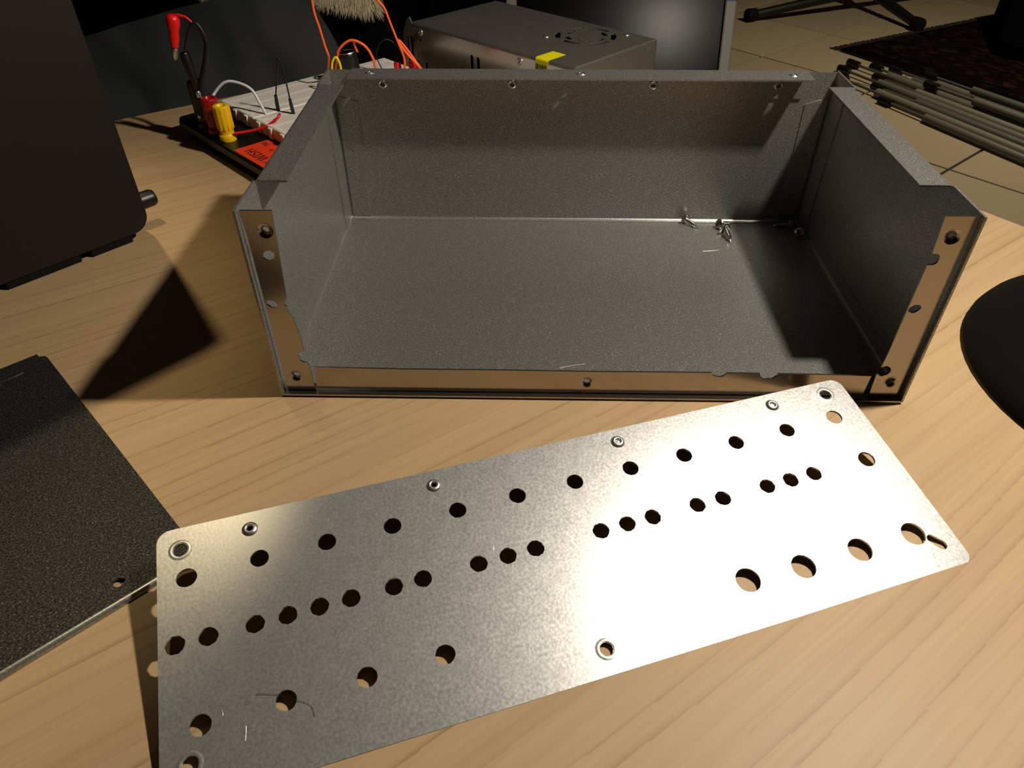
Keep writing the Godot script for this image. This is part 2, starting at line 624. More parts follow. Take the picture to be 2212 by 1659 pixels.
func table() -> void:
	# right-back corner of the top; e1 along the back edge, e2 along the right edge
	var Q := Vector3(0.116, 0, -0.626)
	var t := thing("wooden_table", "light wooden table with straight grain under the metal box", "table", Q)
	t.basis = Basis(Vector3(0.8, 0, -0.6), Vector3.UP, Vector3(0.6, 0, 0.8))
	var LX := 1.4
	var LZ := 0.9
	var st := mb()
	var th := 0.025
	var c := 0.0012
	# top face with its own texture coordinates
	st.set_normal(Vector3.UP)
	var v := [Vector3(-LX, 0, 0), Vector3(0, 0, 0), Vector3(0, 0, LZ), Vector3(-LX, 0, LZ)]
	for k in [0, 1, 2, 0, 2, 3]:
		st.set_normal(Vector3.UP)
		st.set_uv(Vector2((v[k].x + LX) / LX, v[k].z / LZ))
		st.add_vertex(v[k])
	commit("tabletop", st, M.wood, t)
	st = mb()
	box(st, Vector3(-LX / 2, -th / 2 - 0.0002, LZ / 2), Vector3(LX + 0.001, th, LZ + 0.001), c)
	commit("edge_band", st, M.wood_edge, t)
	for lx in [-0.06, -LX + 0.06]:
		for lz in [0.06, LZ - 0.06]:
			st = mb()
			box(st, Vector3(lx, -0.73 / 2 - th / 2, lz), Vector3(0.05, 0.73 - th, 0.05), 0.003)
			commit("leg", st, M.wood_edge, t)

func enclosure() -> void:
	var t := thing("metal_enclosure", "open galvanised sheet metal box with folded flanges standing in the middle of the table", "metal box")
	var lift := 0.0
	var st := mb()
	# floor sheet
	st = mb()
	box(st, Vector3(W / 2, 0.0024, -(D + 0.006) / 2), Vector3(W - 0.002, 0.0008, D - 0.009))
	var bs := commit("base_sheet", st, M.steel, t)
	scratch(bs, [Vector3(0.1463, 0.0028, -0.0125), Vector3(0.1500, 0.0028, -0.0190), Vector3(0.1535, 0.0028, -0.0245), Vector3(0.1555, 0.0028, -0.0300)])
	scratch(bs, [Vector3(0.1360, 0.0028, -0.0215), Vector3(0.1420, 0.0028, -0.0235), Vector3(0.1490, 0.0028, -0.0250)], 0.00008)
	scratch(bs, [Vector3(0.2290, 0.0028, -0.1395), Vector3(0.2340, 0.0028, -0.1400), Vector3(0.2395, 0.0028, -0.1412)], 0.00009)
	# outer skin of the bottom, shows as the bright lip along the front
	st = mb()
	sheet(st, rect(0.0, 0.0, W, D, 0.002), [], 0.0009, Transform3D(Basis(Vector3(1, 0, 0), Vector3(0, 0, -1), Vector3(0, 1, 0)), Vector3(0, 0.0020, 0)))
	commit("outer_skin", st, M.steel_smooth, t)
	for f in [Vector2(0.02, -0.025), Vector2(0.28, -0.025), Vector2(0.02, -0.16), Vector2(0.28, -0.16)]:
		st = mb()
		lathe(st, [Vector2(0, 0), Vector2(0.007, 0), Vector2(0.0072, 0.0004), Vector2(0.007, 0.0011), Vector2(0, 0.0011)], 16, Transform3D(Basis.IDENTITY, Vector3(f.x, 0, f.y)))
		commit("foot_pad", st, M.rubber, t)
	# side walls: foot, bend, wall with the cut-out under the top flange
	for s in [0, 1]:
		var xf := Transform3D.IDENTITY
		if s == 1:
			xf = Transform3D(Basis(Vector3(-1, 0, 0), Vector3.UP, Vector3(0, 0, 1)), Vector3(W, 0, 0))
		st = mb()
		bent(st, [Vector2(0.0048, 0.0027), Vector2(0.0009, 0.0027), Vector2(0.0009, 0.012)], 0.0028, 0.0009, -D + 0.001, -0.0075, xf)
		var out := PackedVector2Array([Vector2(-D, 0.0012), Vector2(0, 0.0012), Vector2(0, H), Vector2(-0.0285, H), Vector2(-0.0295, H - 0.0025), Vector2(-0.1525, H - 0.0025), Vector2(-0.1535, H), Vector2(-D, H)])
		# u -> z, v -> y, w -> x
		var b := Transform3D(Basis(Vector3(0, 0, 1), Vector3(0, 1, 0), Vector3(1, 0, 0) if s == 0 else Vector3(-1, 0, 0)), Vector3(0.001 if s == 0 else W - 0.001, 0, 0))
		sheet(st, out, [], 0.001, b)
		commit("side_wall", st, M.steel, t)
		st = mb()
		bent(st, [Vector2(0.0148, H - 0.0005), Vector2(0.0005, H - 0.0005), Vector2(0.0005, H - 0.006)], 0.0022, 0.001, -0.153, -0.029, xf)
		commit("top_flange", st, M.steel, t)
		# folded tabs in the rear corner
		st = mb()
		var zb := -D + 0.0018
		sheet(st, PackedVector2Array([Vector2(0.003, 0.004), Vector2(0.0145, 0.003), Vector2(0.0155, 0.080), Vector2(0.003, 0.0835)]), [circ(0.0075, 0.050, 0.0018)], 0.0007, xf * Transform3D(Basis.IDENTITY, Vector3(0, 0, zb)))
		commit("corner_tab", st, M.steel, t)
		st = mb()
		sheet(st, PackedVector2Array([Vector2(-D + 0.003, 0.006), Vector2(-0.1615, 0.004), Vector2(-0.1600, 0.088), Vector2(-D + 0.003, 0.092)]), [], 0.0007, Transform3D(b.basis, b.origin + b.basis.z * 0.0008))
		commit("corner_tab", st, M.steel, t)
	# back wall with the bend to the floor
	st = mb()
	var bx := Transform3D(Basis(Vector3(0, 0, -1), Vector3.UP, Vector3(1, 0, 0)), Vector3(0, 0, 0))
	bent(st, [Vector2(D - 0.0048, 0.0027), Vector2(D - 0.0008, 0.0027), Vector2(D - 0.0008, H - 0.0005)], 0.0028, 0.0009, 0.001, W - 0.001, bx)
	commit("back_wall", st, M.steel, t)
	# L bracket along the top of the back wall
	st = mb()
	var br := Transform3D(Basis(Vector3(1, 0, 0), Vector3(0, 0, -1), Vector3(0, 1, 0)), Vector3(0, H + 0.0002, 0))
	sheet(st, rect(0.0147, 0.1640, 0.2812, D - 0.0005), [circ(0.0267, 0.1732, 0.0017, 12, 0.3, 5), circ(0.149, 0.1732, 0.0015, 12, 0.3, 6), circ(0.2712, 0.1727, 0.0017, 12, 0.25, 7)], 0.0009, br)
	sheet(st, PackedVector2Array([Vector2(0.0147, 0.0838), Vector2(0.2812, 0.0834), Vector2(0.2812, H), Vector2(0.0147, H)]), [circ(0.0321, 0.0908, 0.0011, 12), circ(0.1089, 0.0911, 0.0011, 12), circ(0.1923, 0.0911, 0.0011, 12), circ(0.266, 0.091, 0.0011, 12)], 0.0009, Transform3D(Basis.IDENTITY, Vector3(0, 0, -D + 0.0023)))
	var bk := commit("rear_bracket", st, M.steel, t)
	for p in [Vector2(0.0321, 0.0908), Vector2(0.1089, 0.0911), Vector2(0.1923, 0.0911), Vector2(0.266, 0.091)]:
		st = mb()
		lathe(st, [Vector2(0.0027, 0.0), Vector2(0.0026, 0.0003), Vector2(0.0022, 0.0010), Vector2(0.0016, 0.0011), Vector2(0.0012, 0.0004), Vector2(0.0011, -0.0012)], 20, Transform3D(Basis(Vector3(1, 0, 0), Vector3(0, 0, 1), Vector3(0, -1, 0)), Vector3(p.x, p.y, -D + 0.0023)))
		commit("rivet", st, M.chrome, bk)
	for p in [Vector2(0.0267, 0.1732), Vector2(0.149, 0.1732), Vector2(0.2712, 0.1727)]:
		st = mb()
		burr(st, Transform3D(Basis.IDENTITY, Vector3(p.x, H + 0.0002, -p.y)), 0.0017, 0.0008, int(p.x * 1000))
		commit("burr", st, M.chrome, bk)
	# front flanges
	var fz := -0.0030
	var fl := PackedVector2Array([Vector2(0.0027, 0.0021), Vector2(0.0162, 0.0021), Vector2(0.0158, 0.0165), Vector2(0.0150, 0.020), Vector2(0.0149, 0.03), Vector2(0.0135, 0.0445), Vector2(0.0115, 0.049), Vector2(0.0120, 0.053), Vector2(0.0126, 0.056), Vector2(0.0149, 0.0976), Vector2(0.0015, 0.0976), Vector2(0.0022, 0.085)])
	fl = cut(fl, circ(0.0150, 0.0225, 0.0034, 20, 0.12, 3))
	fl = cut(fl, circ(0.0125, 0.0525, 0.0016, 14, 0.2, 8))
	var lh := [circ(0.0093, 0.0769, 0.0027, 22, 0.05, 2, 0.85, 0.5), circ(0.0055, 0.0522, 0.0026, 22, 0.05, 3, 0.72, -0.6), circ(0.0102, 0.0885, 0.0034, 22), circ(0.0082, 0.0109, 0.0034, 22)]
	var holes_at := [[Vector2(0.0102, 0.0885), Vector2(0.0082, 0.0109)], [Vector2(0.2916, 0.0885), Vector2(0.2922, 0.0112)]]
	var fr := PackedVector2Array([Vector2(W - 0.0025, 0.0021), Vector2(W - 0.0021, 0.085), Vector2(W - 0.0015, 0.0976), Vector2(0.2852, 0.0976), Vector2(0.2862, 0.080), Vector2(0.2852, 0.030), Vector2(0.2846, 0.0165), Vector2(0.2838, 0.0150), Vector2(0.2843, 0.0021)])
	fr = cut(fr, rect(0.2800, 0.0752, 0.2900, 0.0806, 0.0022, 4))
	fr = cut(fr, circ(0.2868, 0.0180, 0.0030, 20, 0.06, 4))
	var rh := [circ(0.2886, 0.0532, 0.0026, 20, 0.08, 4, 0.8, 0.4), circ(0.2916, 0.0885, 0.0034, 22), circ(0.2922, 0.0112, 0.0034, 22)]
	var k := 0
	for f in [[fl, lh], [fr, rh]]:
		st = mb()
		sheet(st, f[0], f[1], 0.0009, Transform3D(Basis.IDENTITY, Vector3(0, 0, fz)))
		var ff := commit("front_flange", st, M.steel_smooth, t)
		for p in holes_at[k]:
			st = mb()
			lathe(st, [Vector2(0.0035, 0.0), Vector2(0.0030, -0.0001), Vector2(0.0021, -0.0005), Vector2(0.0014, -0.0012), Vector2(0.0013, -0.0022)], 22, Transform3D(Basis(Vector3(1, 0, 0), Vector3(0, 0, 1), Vector3(0, -1, 0)), Vector3(p.x, p.y, fz + 0.0001)))
			commit("screw_hole_rim", st, M.steel_smooth, ff)
		k += 1
	var fb := PackedVector2Array([Vector2(0.0172, 0.0036), Vector2(0.2812, 0.0036), Vector2(0.2818, 0.0148), Vector2(0.25, 0.0154), Vector2(0.2, 0.0157), Vector2(0.15, 0.0155), Vector2(0.1, 0.0158), Vector2(0.06, 0.0157), Vector2(0.0180, 0.0164)])
	fb = cut(fb, circ(0.2101, 0.0172, 0.0040, 22, 0.06, 5))
	fb = cut(fb, circ(0.2336, 0.0168, 0.0046, 22, 0.06, 6))
	st = mb()
	sheet(st, fb, [circ(0.1481, 0.0089, 0.0032, 22)], 0.0009, Transform3D(Basis.IDENTITY, Vector3(0, 0, fz)))
	var fbn := commit("front_flange", st, M.steel_smooth, t)
	st = mb()
	lathe(st, [Vector2(0.0033, 0.0), Vector2(0.0028, -0.0001), Vector2(0.0021, -0.0004), Vector2(0.0015, -0.0010), Vector2(0.0014, -0.0018)], 22, Transform3D(Basis(Vector3(1, 0, 0), Vector3(0, 0, 1), Vector3(0, -1, 0)), Vector3(0.1481, 0.0089, fz + 0.0001)))
	commit("screw_hole_rim", st, M.steel_smooth, fbn)

func scratch(parent: Node3D, pts: Array, r := 0.00012) -> void:
	var st := mb()
	tube(st, pts, r, 4, 4)
	commit("scratch", st, M.chrome, parent)

func burr(st: SurfaceTool, xf: Transform3D, r: float, h: float, seed: int) -> void:
	var rg := RandomNumberGenerator.new()
	rg.seed = seed
	var n := 14
	for k in n:
		var a := TAU * k / n
		var b := TAU * (k + 1) / n
		var hh := h * rg.randf_range(0.2, 1.0)
		var p := Vector3(cos(a), 0, sin(a))
		var q := Vector3(cos(b), 0, sin(b))
		var m := (p + q) * 0.5
		tri(st, xf * (p * r * 1.7), xf * (q * r * 1.7), xf * (m * r + Vector3.UP * hh), (m + Vector3.UP).normalized())
		tri(st, xf * (p * r * 0.95), xf * (q * r * 0.95), xf * (m * r + Vector3.UP * hh), (-m + Vector3.UP * 0.5).normalized())

func front_panel() -> void:
	var pw := 0.296
	var ph := 0.0952
	var t := thing("drilled_front_panel", "bright galvanised front panel with rows of drilled holes lying tilted before the box", "metal panel", Vector3(-0.01741, 0.01853, 0.09805))
	t.basis = Basis.from_euler(Vector3(0.19202, 0.32717, -0.00168), EULER_ORDER_YXZ)
	# panel plane: u -> x, v -> -z  (sheet w -> +y)
	var xf := Transform3D(Basis(Vector3(1, 0, 0), Vector3(0, 0, -1), Vector3(0, 1, 0)), Vector3.ZERO)
	var hs := []
	var rims := []
	var i := 0
	for x in [35.1, 59.4, 84.0, 109.5, 133.9, 158.3, 182.8, 207.3, 232.1, 257.2]:
		hs.append(circ(x / 1000, -0.0201, 0.00335, 26, 0.02, i)); i += 1
	for x in [5.4, 16.1, 31.4, 42.4, 53.3, 64.3, 79.6, 90.3, 111.3, 122.7, 133.6, 160.3, 171.4, 182.3, 202.0, 213.5, 234.1, 245.2, 256.4]:
		hs.append(circ(x / 1000, -0.0446 + (x / 256.4) * 0.0017, 0.00325, 26, 0.045, i)); i += 1
	for x in [12.3, 38.6, 64.8, 91.4]:
		hs.append(circ(x / 1000, -0.0727, 0.0034, 28, 0.02, i)); i += 1
	for p in [[206.0, 77.4], [229.4, 78.4], [254.9, 78.3], [279.9, 78.2]]:
		hs.append(circ(p[0] / 1000, -p[1] / 1000, 0.0048, 34, 0.012, i)); i += 1
	var cs := [[8.1, 9.1, 2.6], [145.1, 86.4, 2.4], [8.8, 83.5, 2.6], [285.2, 7.0, 2.6]]
	for p in cs:
		hs.append(circ(p[0] / 1000, -p[1] / 1000, p[2] / 1000, 22, 0.03, i)); i += 1
	for p in [[9.9, 20.8], [281.8, 19.3], [282.7, 42.6]]:
		hs.append(circ(p[0] / 1000, -p[1] / 1000, 0.0036, 26, 0.015, i)); i += 1
	# slotted hole beside the last big one
	var slot := circ(0.2856, -0.0821, 0.0018, 16)
	slot.append_array(circ(0.2880, -0.0854, 0.0021, 16))
	hs.append(Geometry2D.convex_hull(slot))
	var st := mb()
	sheet(st, rect(0, -ph, pw, 0, 0.005), hs, 0.0010, xf)
	var plate := commit("plate", st, M.panel, t)
	for q in [[[0.0189, 0.0700], [0.0191, 0.0717]], [[0.0258, 0.0770], [0.0252, 0.0813]], [[0.0206, 0.0803], [0.0224, 0.0782]], [[0.1180, 0.0400], [0.1186, 0.0385]]]:
		scratch(plate, [Vector3(q[0][0], 0.00002, q[0][1]), Vector3((q[0][0] + q[1][0]) / 2 + 0.0001, 0.00002, (q[0][1] + q[1][1]) / 2), Vector3(q[1][0], 0.00002, q[1][1])], 0.0001)
	# pressed rims round the corner screw holes
	for p in cs:
		st = mb()
		var r: float = p[2] / 1000
		lathe(st, [Vector2(r + 0.0015, 0.0), Vector2(r + 0.0009, 0.00012), Vector2(r + 0.0004, 0.00014), Vector2(r + 0.0001, 0.00005), Vector2(r, -0.0006)], 26, Transform3D(Basis.IDENTITY, Vector3(p[0] / 1000, 0.00005, p[1] / 1000)))
		commit("hole_rim", st, M.panel, plate)
	# stiffening bracket under the upper edge
	st = mb()
	bent(st, [Vector2(0.0015, -0.0174), Vector2(0.0015, -0.0016), Vector2(0.0125, -0.0016)], 0.0016, 0.001, 0.020, 0.2805, Transform3D(Basis(Vector3(0, 0, 1), Vector3(0, 1, 0), Vector3(1, 0, 0)), Vector3.ZERO))
	commit("bracket", st, M.steel, t)
	for p in [[32.8, 7.2], [103.2, 6.9], [182.7, 6.5], [257.9, 6.2]]:
		var c := Transform3D(Basis.IDENTITY, Vector3(p[0] / 1000, 0, p[1] / 1000))
		st = mb()
		lathe(st, [Vector2(0.0030, 0.0), Vector2(0.0029, 0.0002), Vector2(0.0025, 0.0007), Vector2(0.0019, 0.0010), Vector2(0.0013, 0.0010), Vector2(0.0010, 0.0006), Vector2(0.0009, -0.0006)], 28, c)
		var rv := commit("rivet", st, M.chrome, t)
		st = mb()
		lathe(st, [Vector2(0.0009, 0.0002), Vector2(0.0, 0.0003)], 14, c)
		commit("core", st, M.void if p[0] < 150 else M.chrome, rv)
	# a single hair lying over the panel
	st = mb()
	var inv := t.transform.affine_inverse()
	var pts := []
	for q in [Vector2(0.0320, 0.1517), Vector2(0.0368, 0.1516), Vector2(0.0399, 0.1518), Vector2(0.0454, 0.1531), Vector2(0.0503, 0.1546), Vector2(0.0525, 0.158)]:
		var l := inv * Vector3(q.x, 0.005, q.y)
		pts.append(t.transform * Vector3(l.x, 0.0004, l.z))
	tube(st, pts, 0.00007, 5, 6)
	var hr := commit("hair_strand", st, mat(Color(0.10, 0.07, 0.05), 0.5))
	tag(hr, "thin dark curled hair lying across the drilled panel near its lower left holes", "hair")

func cover_plate() -> void:
	# steel cover lying at 45 degrees; local x -> along its lower edge to the left, z -> along its right edge towards the back
	var t := thing("steel_cover_plate", "dark speckled steel cover plate lying at the left edge under the drilled panel", "metal panel", Vector3(-0.0068, 0, 0.0948))
	t.basis = Basis(Vector3(-0.707, 0, 0.707), Vector3.UP, Vector3(-0.707, 0, -0.707).cross(Vector3.UP).cross(Vector3.UP) * -1.0)
	t.basis = Basis(Vector3(-0.7071, 0, 0.7071), Vector3.UP, Vector3(0.7071, 0, 0.7071))
	var xf := Transform3D(Basis(Vector3(1, 0, 0), Vector3(0, 0, -1), Vector3(0, 1, 0)), Vector3(0, 0.0024, 0))
	var st := mb()
	sheet(st, rect(0, 0.0012, 0.30, 0.1745, 0.004), [circ(0.0277, 0.0088, 0.0022, 20, 0.03)], 0.0009, xf)
	var sh := commit("sheet", st, M.lid, t)
	scratch(sh, [Vector3(0.013, 0.0024, -0.166), Vector3(0.019, 0.0024, -0.1655), Vector3(0.027, 0.0024, -0.1663)], 0.00013)
	scratch(sh, [Vector3(0.032, 0.0024, -0.140), Vector3(0.040, 0.0024, -0.1375), Vector3(0.046, 0.0024, -0.1372)], 0.0001)
	st = mb()
	bent(st, [Vector2(0.0, 0.0), Vector2(0.0, 0.0019), Vector2(-0.0016, 0.0019)], 0.0012, 0.0009, 0.002, 0.298, Transform3D(Basis(Vector3(0, 0, 1), Vector3(0, 1, 0), Vector3(1, 0, 0)), Vector3(0, 0, 0.0002)))
	commit("folded_lip", st, M.steel, t)
	st = mb()
	bent(st, [Vector2(0.0045, 0.0020), Vector2(-0.0035, 0.0018), Vector2(-0.0045, 0.0002)], 0.002, 0.0009, 0.003, 0.298, Transform3D(Basis(Vector3(0, 0, 1), Vector3(0, 1, 0), Vector3(1, 0, 0)), Vector3(0, 0, -0.175)))
	commit("folded_lip", st, M.lid, t)

func make_screw(label: String) -> Node3D:
	var t := thing("self_tapping_screw", label, "screw", Vector3.ZERO, 0.0, "loose screws inside the metal box")
	var st := mb()
	lathe(st, [Vector2(0, -0.0002), Vector2(0.0009, -0.0003), Vector2(0.0012, -0.0014), Vector2(0.0016, -0.0022), Vector2(0.0024, -0.0019), Vector2(0.0031, -0.0012), Vector2(0.0034, -0.0004), Vector2(0.0034, 0.0), Vector2(0.0012, 0.0002)], 24)
	commit("head", st, M.screw, t)
	st = mb()
	var pr := [Vector2(0.0013, 0.0), Vector2(0.0012, 0.0006)]
	for k in 8:
		var y := 0.0008 + k * 0.00105
		var f := 1.0 if k < 6 else (0.85 if k == 6 else 0.6)
		pr.append(Vector2(0.00115 * f, y)); pr.append(Vector2(0.00172 * f, y + 0.0004)); pr.append(Vector2(0.00172 * f, y + 0.0005)); pr.append(Vector2(0.00115 * f, y + 0.0009))
	pr.append(Vector2(0.0, 0.0108))
	lathe(st, pr, 16, Transform3D.IDENTITY, false)
	commit("threaded_shank", st, M.screw, t)
	return t

func screws() -> void:
	var L := ["self-tapping screw lying alone at the box's back wall, leftmost of the loose screws", "self-tapping screw whose head faces the front, lying behind the crossing screw in the box", "self-tapping screw pointing to the front, lying across another one on the box floor", "shadowed self-tapping screw lying with its shank along the box's back wall", "shadowed self-tapping screw in the right rear corner of the box with its head facing out"]
	var P := [[Vector3(0.2237, 0.0062, -0.1752), Vector3(0.0075, -0.0028, 0.0062)], [Vector3(0.2450, 0.0062, -0.1690), Vector3(0.0085, -0.0020, -0.0040)], [Vector3(0.2468, 0.0068, -0.1600), Vector3(0.0018, -0.0032, 0.0100)], [Vector3(0.2905, 0.0060, -0.1700), Vector3(-0.0095, -0.0028, -0.0030)], [Vector3(0.2935, 0.0062, -0.1585), Vector3(0.003, -0.0020, -0.0075)]]
	var src := make_screw(L[0])
	for i in 5:
		var o: Node3D = src
		if i > 0:
			o = src.duplicate()
			o.name = numbered("self_tapping_screw")
			add_child(o, true)
			o.set_meta("label", L[i])
		o.transform = ydir(P[i][0], P[i][1])

func side_device() -> void:
	# tall dark cabinet at the left; local x along its face to the right, z out of the face
	var t := thing("dark_speaker_cabinet", "tall dark brown cabinet with rounded corners and a black knob at the left edge", "loudspeaker", Vector3(-0.1255, 0, -0.1590))
	var s := Vector3(0.65, 0, -0.76).normalized()
	t.basis = Basis(s, Vector3.UP, s.cross(Vector3.UP))
	var st := mb()
	var body := mat(Color(0.115, 0.085, 0.072), 0.6, 0.0, 0.35)
	sheet(st, rect(-0.24, 0.0055, 0.0, 0.50, 0.011, 8), [], 0.09, Transform3D.IDENTITY)
	commit("body", st, body, t)
	for f in [[-0.013, -0.040], [-0.046, -0.090], [-0.15, -0.19]]:
		st = mb()
		box(st, Vector3((f[0] + f[1]) / 2, 0.003, -0.006), Vector3(f[0] - f[1], 0.006, 0.010), 0.0008)
		commit("rubber_foot", st, M.rubber, t)
		st = mb()
		box(st, Vector3((f[0] + f[1]) / 2, 0.003, -0.08), Vector3(f[0] - f[1], 0.006, 0.010), 0.0008)
		commit("rubber_foot", st, M.rubber, t)
	st = mb()
	var kx := Transform3D(Basis(Vector3(0, 1, 0), Vector3(1, 0, 0), Vector3(0, 0, -1)), Vector3(0.0, 0.0165, -0.017))
	lathe(st, [Vector2(0, 0), Vector2(0.0035, 0), Vector2(0.0048, 0.002), Vector2(0.0055, 0.003), Vector2(0.0055, 0.0125), Vector2(0.0045, 0.0145), Vector2(0, 0.0147)], 28, kx)
	commit("knob", st, M.black_plastic, t)

func power_supply() -> void:
	var t := thing("power_supply", "silver metal power supply with a round fan grille and yellow sticker behind the box", "power supply", Vector3(0.1555, 0, -0.3455))
	t.basis = Basis(Vector3(0.733, 0, 0.68).normalized(), Vector3.UP, Vector3(-0.68, 0, 0.733).normalized())
	var hh := 0.05
	var st := mb()
	# cover with the fan grille
	var hs := []
	var fc := Vector2(-0.052, 0.0776)
	var ring := func(r0: float, r1: float, a0: float, a1: float) -> PackedVector2Array:
		var o := PackedVector2Array()
		for k in 8:
			var a: float = lerpf(a0, a1, k / 7.0)
			o.append(fc + Vector2(cos(a), sin(a)) * r1)
		for k in 8:
			var a: float = lerpf(a1, a0, k / 7.0)
			o.append(fc + Vector2(cos(a), sin(a)) * r0)
		return o
	for k in 6:
		var a := TAU * k / 6.0 + 0.25
		hs.append(ring.call(0.0228, 0.0275, a, a + 0.78))
		hs.append(ring.call(0.0155, 0.0196, a + 0.5, a + 1.2))
	for k in 4:
		hs.append(circ(fc.x + 0.008 * cos(k * PI / 2 + 0.4), fc.y + 0.008 * sin(k * PI / 2 + 0.4), 0.0012, 10))
	var xf := Transform3D(Basis(Vector3(1, 0, 0), Vector3(0, 0, -1), Vector3(0, 1, 0)), Vector3(0, hh, 0))
	sheet(st, rect(-0.2, 0.0016, -0.0016, 0.1124), hs, 0.0012, xf)
	var cov := commit("top_cover", st, M.psu, t)
	# rolled long edges of the cover and its side walls
	st = mb()
	var prof := Transform3D(Basis(Vector3(0, 0, 1), Vector3(0, 1, 0), Vector3(1, 0, 0)), Vector3.ZERO)
	bent(st, [Vector2(-0.0022, hh - 0.0006), Vector2(-0.0005, hh - 0.0006), Vector2(-0.0005, hh - 0.003)], 0.0016, 0.0012, -0.2, 0.0, prof)
	commit("edge_fold", st, M.psu, t)
	st = mb()
	var side := PackedVector2Array([Vector2(-0.200, 0.001), Vector2(0, 0.001), Vector2(0, hh - 0.0022), Vector2(-0.2, hh - 0.0022)])
	side = PackedVector2Array([Vector2(-0.216, 0.001), Vector2(0, 0.001), Vector2(0, hh - 0.0022), Vector2(-0.2, hh - 0.0022), Vector2(-0.2045, hh + 0.0035), Vector2(-0.208, hh + 0.001), Vector2(-0.215, hh - 0.012)])
	var sl := []
	for q in [[-0.2030, 0.012, 0.037, 0.0021], [-0.2090, 0.012, 0.036, 0.0012], [-0.1195, 0.016, 0.0362, 0.0021], [-0.1112, 0.014, 0.036, 0.0021], [-0.1964, 0.010, 0.0165, 0.0016], [-0.1834, 0.008, 0.0168, 0.0016]]:
		sl.append(rect(q[0] - q[3], q[1], q[0] + q[3], q[2], q[3] * 0.95, 4))
	sl.append(circ(-0.1899, hh - 0.0145, 0.0016, 14))
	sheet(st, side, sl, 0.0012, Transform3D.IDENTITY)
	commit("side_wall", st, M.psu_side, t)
	st = mb()
	sheet(st, PackedVector2Array([Vector2(-0.114, 0.001), Vector2(-0.0012, 0.001), Vector2(-0.0012, hh - 0.0012), Vector2(-0.114, hh - 0.0012)]), [], 0.0012, Transform3D(Basis(Vector3(0, 0, 1), Vector3(0, 1, 0), Vector3(-1, 0, 0)), Vector3(-0.0012, 0, 0)))
	commit("end_wall", st, M.psu, t)
	st = mb()
	bent(st, [Vector2(-0.0022, hh - 0.0006), Vector2(-0.0005, hh - 0.0006), Vector2(-0.0005, hh - 0.003)], 0.0016, 0.0012, 0.001, 0.113, Transform3D(Basis(Vector3(1, 0, 0), Vector3(0, 1, 0), Vector3(0, 0, -1)), Vector3.ZERO))
	commit("edge_fold", st, M.psu, t)
	st = mb()
	sheet(st, PackedVector2Array([Vector2(-0.2, 0.001), Vector2(0, 0.001), Vector2(0, hh - 0.0006), Vector2(-0.2, hh - 0.0006)]), [], 0.0012, Transform3D(Basis.IDENTITY, Vector3(0, 0, -0.1128)))
	commit("side_wall", st, M.psu, t)
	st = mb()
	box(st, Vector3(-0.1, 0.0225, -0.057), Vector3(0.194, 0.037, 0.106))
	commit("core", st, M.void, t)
	st = mb()
	box(st, Vector3(-0.1, 0.0012, -0.057), Vector3(0.2, 0.0024, 0.112))
	commit("base_plate", st, M.psu, t)
	# screws: two on the side, two on the cover, one on the end
	var sp := [[Vector3(-0.189, hh - 0.0074, 0.0), Vector3(0, 0, 1)], [Vector3(-0.0596, hh - 0.0072, 0.0), Vector3(0, 0, 1)], [Vector3(-0.0755, hh, -0.0510), Vector3.UP], [Vector3(-0.0269, hh, -0.1050), Vector3.UP], [Vector3(-0.001, hh - 0.006, -0.1030), Vector3(1, 0, 0)]]
	for q in sp:
		st = mb()
		lathe(st, [Vector2(0.0032, 0.0), Vector2(0.0030, 0.0006), Vector2(0.0022, 0.0011), Vector2(0.0010, 0.0012), Vector2(0.0006, 0.0004), Vector2(0.0, 0.0003)], 18, ydir(q[0], q[1]))
		commit("screw", st, M.chrome, t)
	# yellow sticker folded over the long edge
	st = mb()
	var yl := [Vector2(0.0008, 0.030), Vector2(0.0008, hh - 0.0010), Vector2(0.0002, hh + 0.0004), Vector2(-0.0010, hh + 0.0006), Vector2(-0.022, hh + 0.0004)]
	bent(st, [Vector2(0.0004, 0.034), Vector2(0.0004, hh + 0.0002), Vector2(-0.0215, hh + 0.0002)], 0.0022, 0.0003, -0.0415, -0.0275, prof)
	var stk := commit("sticker", st, M.label_yellow, t)
	for k in 9:
		st = mb()
		var w: float = [0.0005, 0.0009, 0.0004, 0.0006, 0.0004, 0.0010, 0.0004, 0.0007, 0.0005][k]
		box(st, Vector3(-0.0405 + k * 0.0014, hh - 0.0075, 0.00062), Vector3(w, 0.006, 0.0001))
		commit("printed_bar", st, M.ink, stk)
	# faint vent print on the cover
	st = mb()
	for r in 6:
		for k in 7:
			box(st, Vector3(-0.185 + r * 0.0045, hh + 0.00002, -0.020 - k * 0.0062), Vector3(0.0012, 0.0001, 0.0042))
	commit("printed_text", st, mat(Color(0.42, 0.40, 0.37), 0.6, 0.6), cov, "stuff")

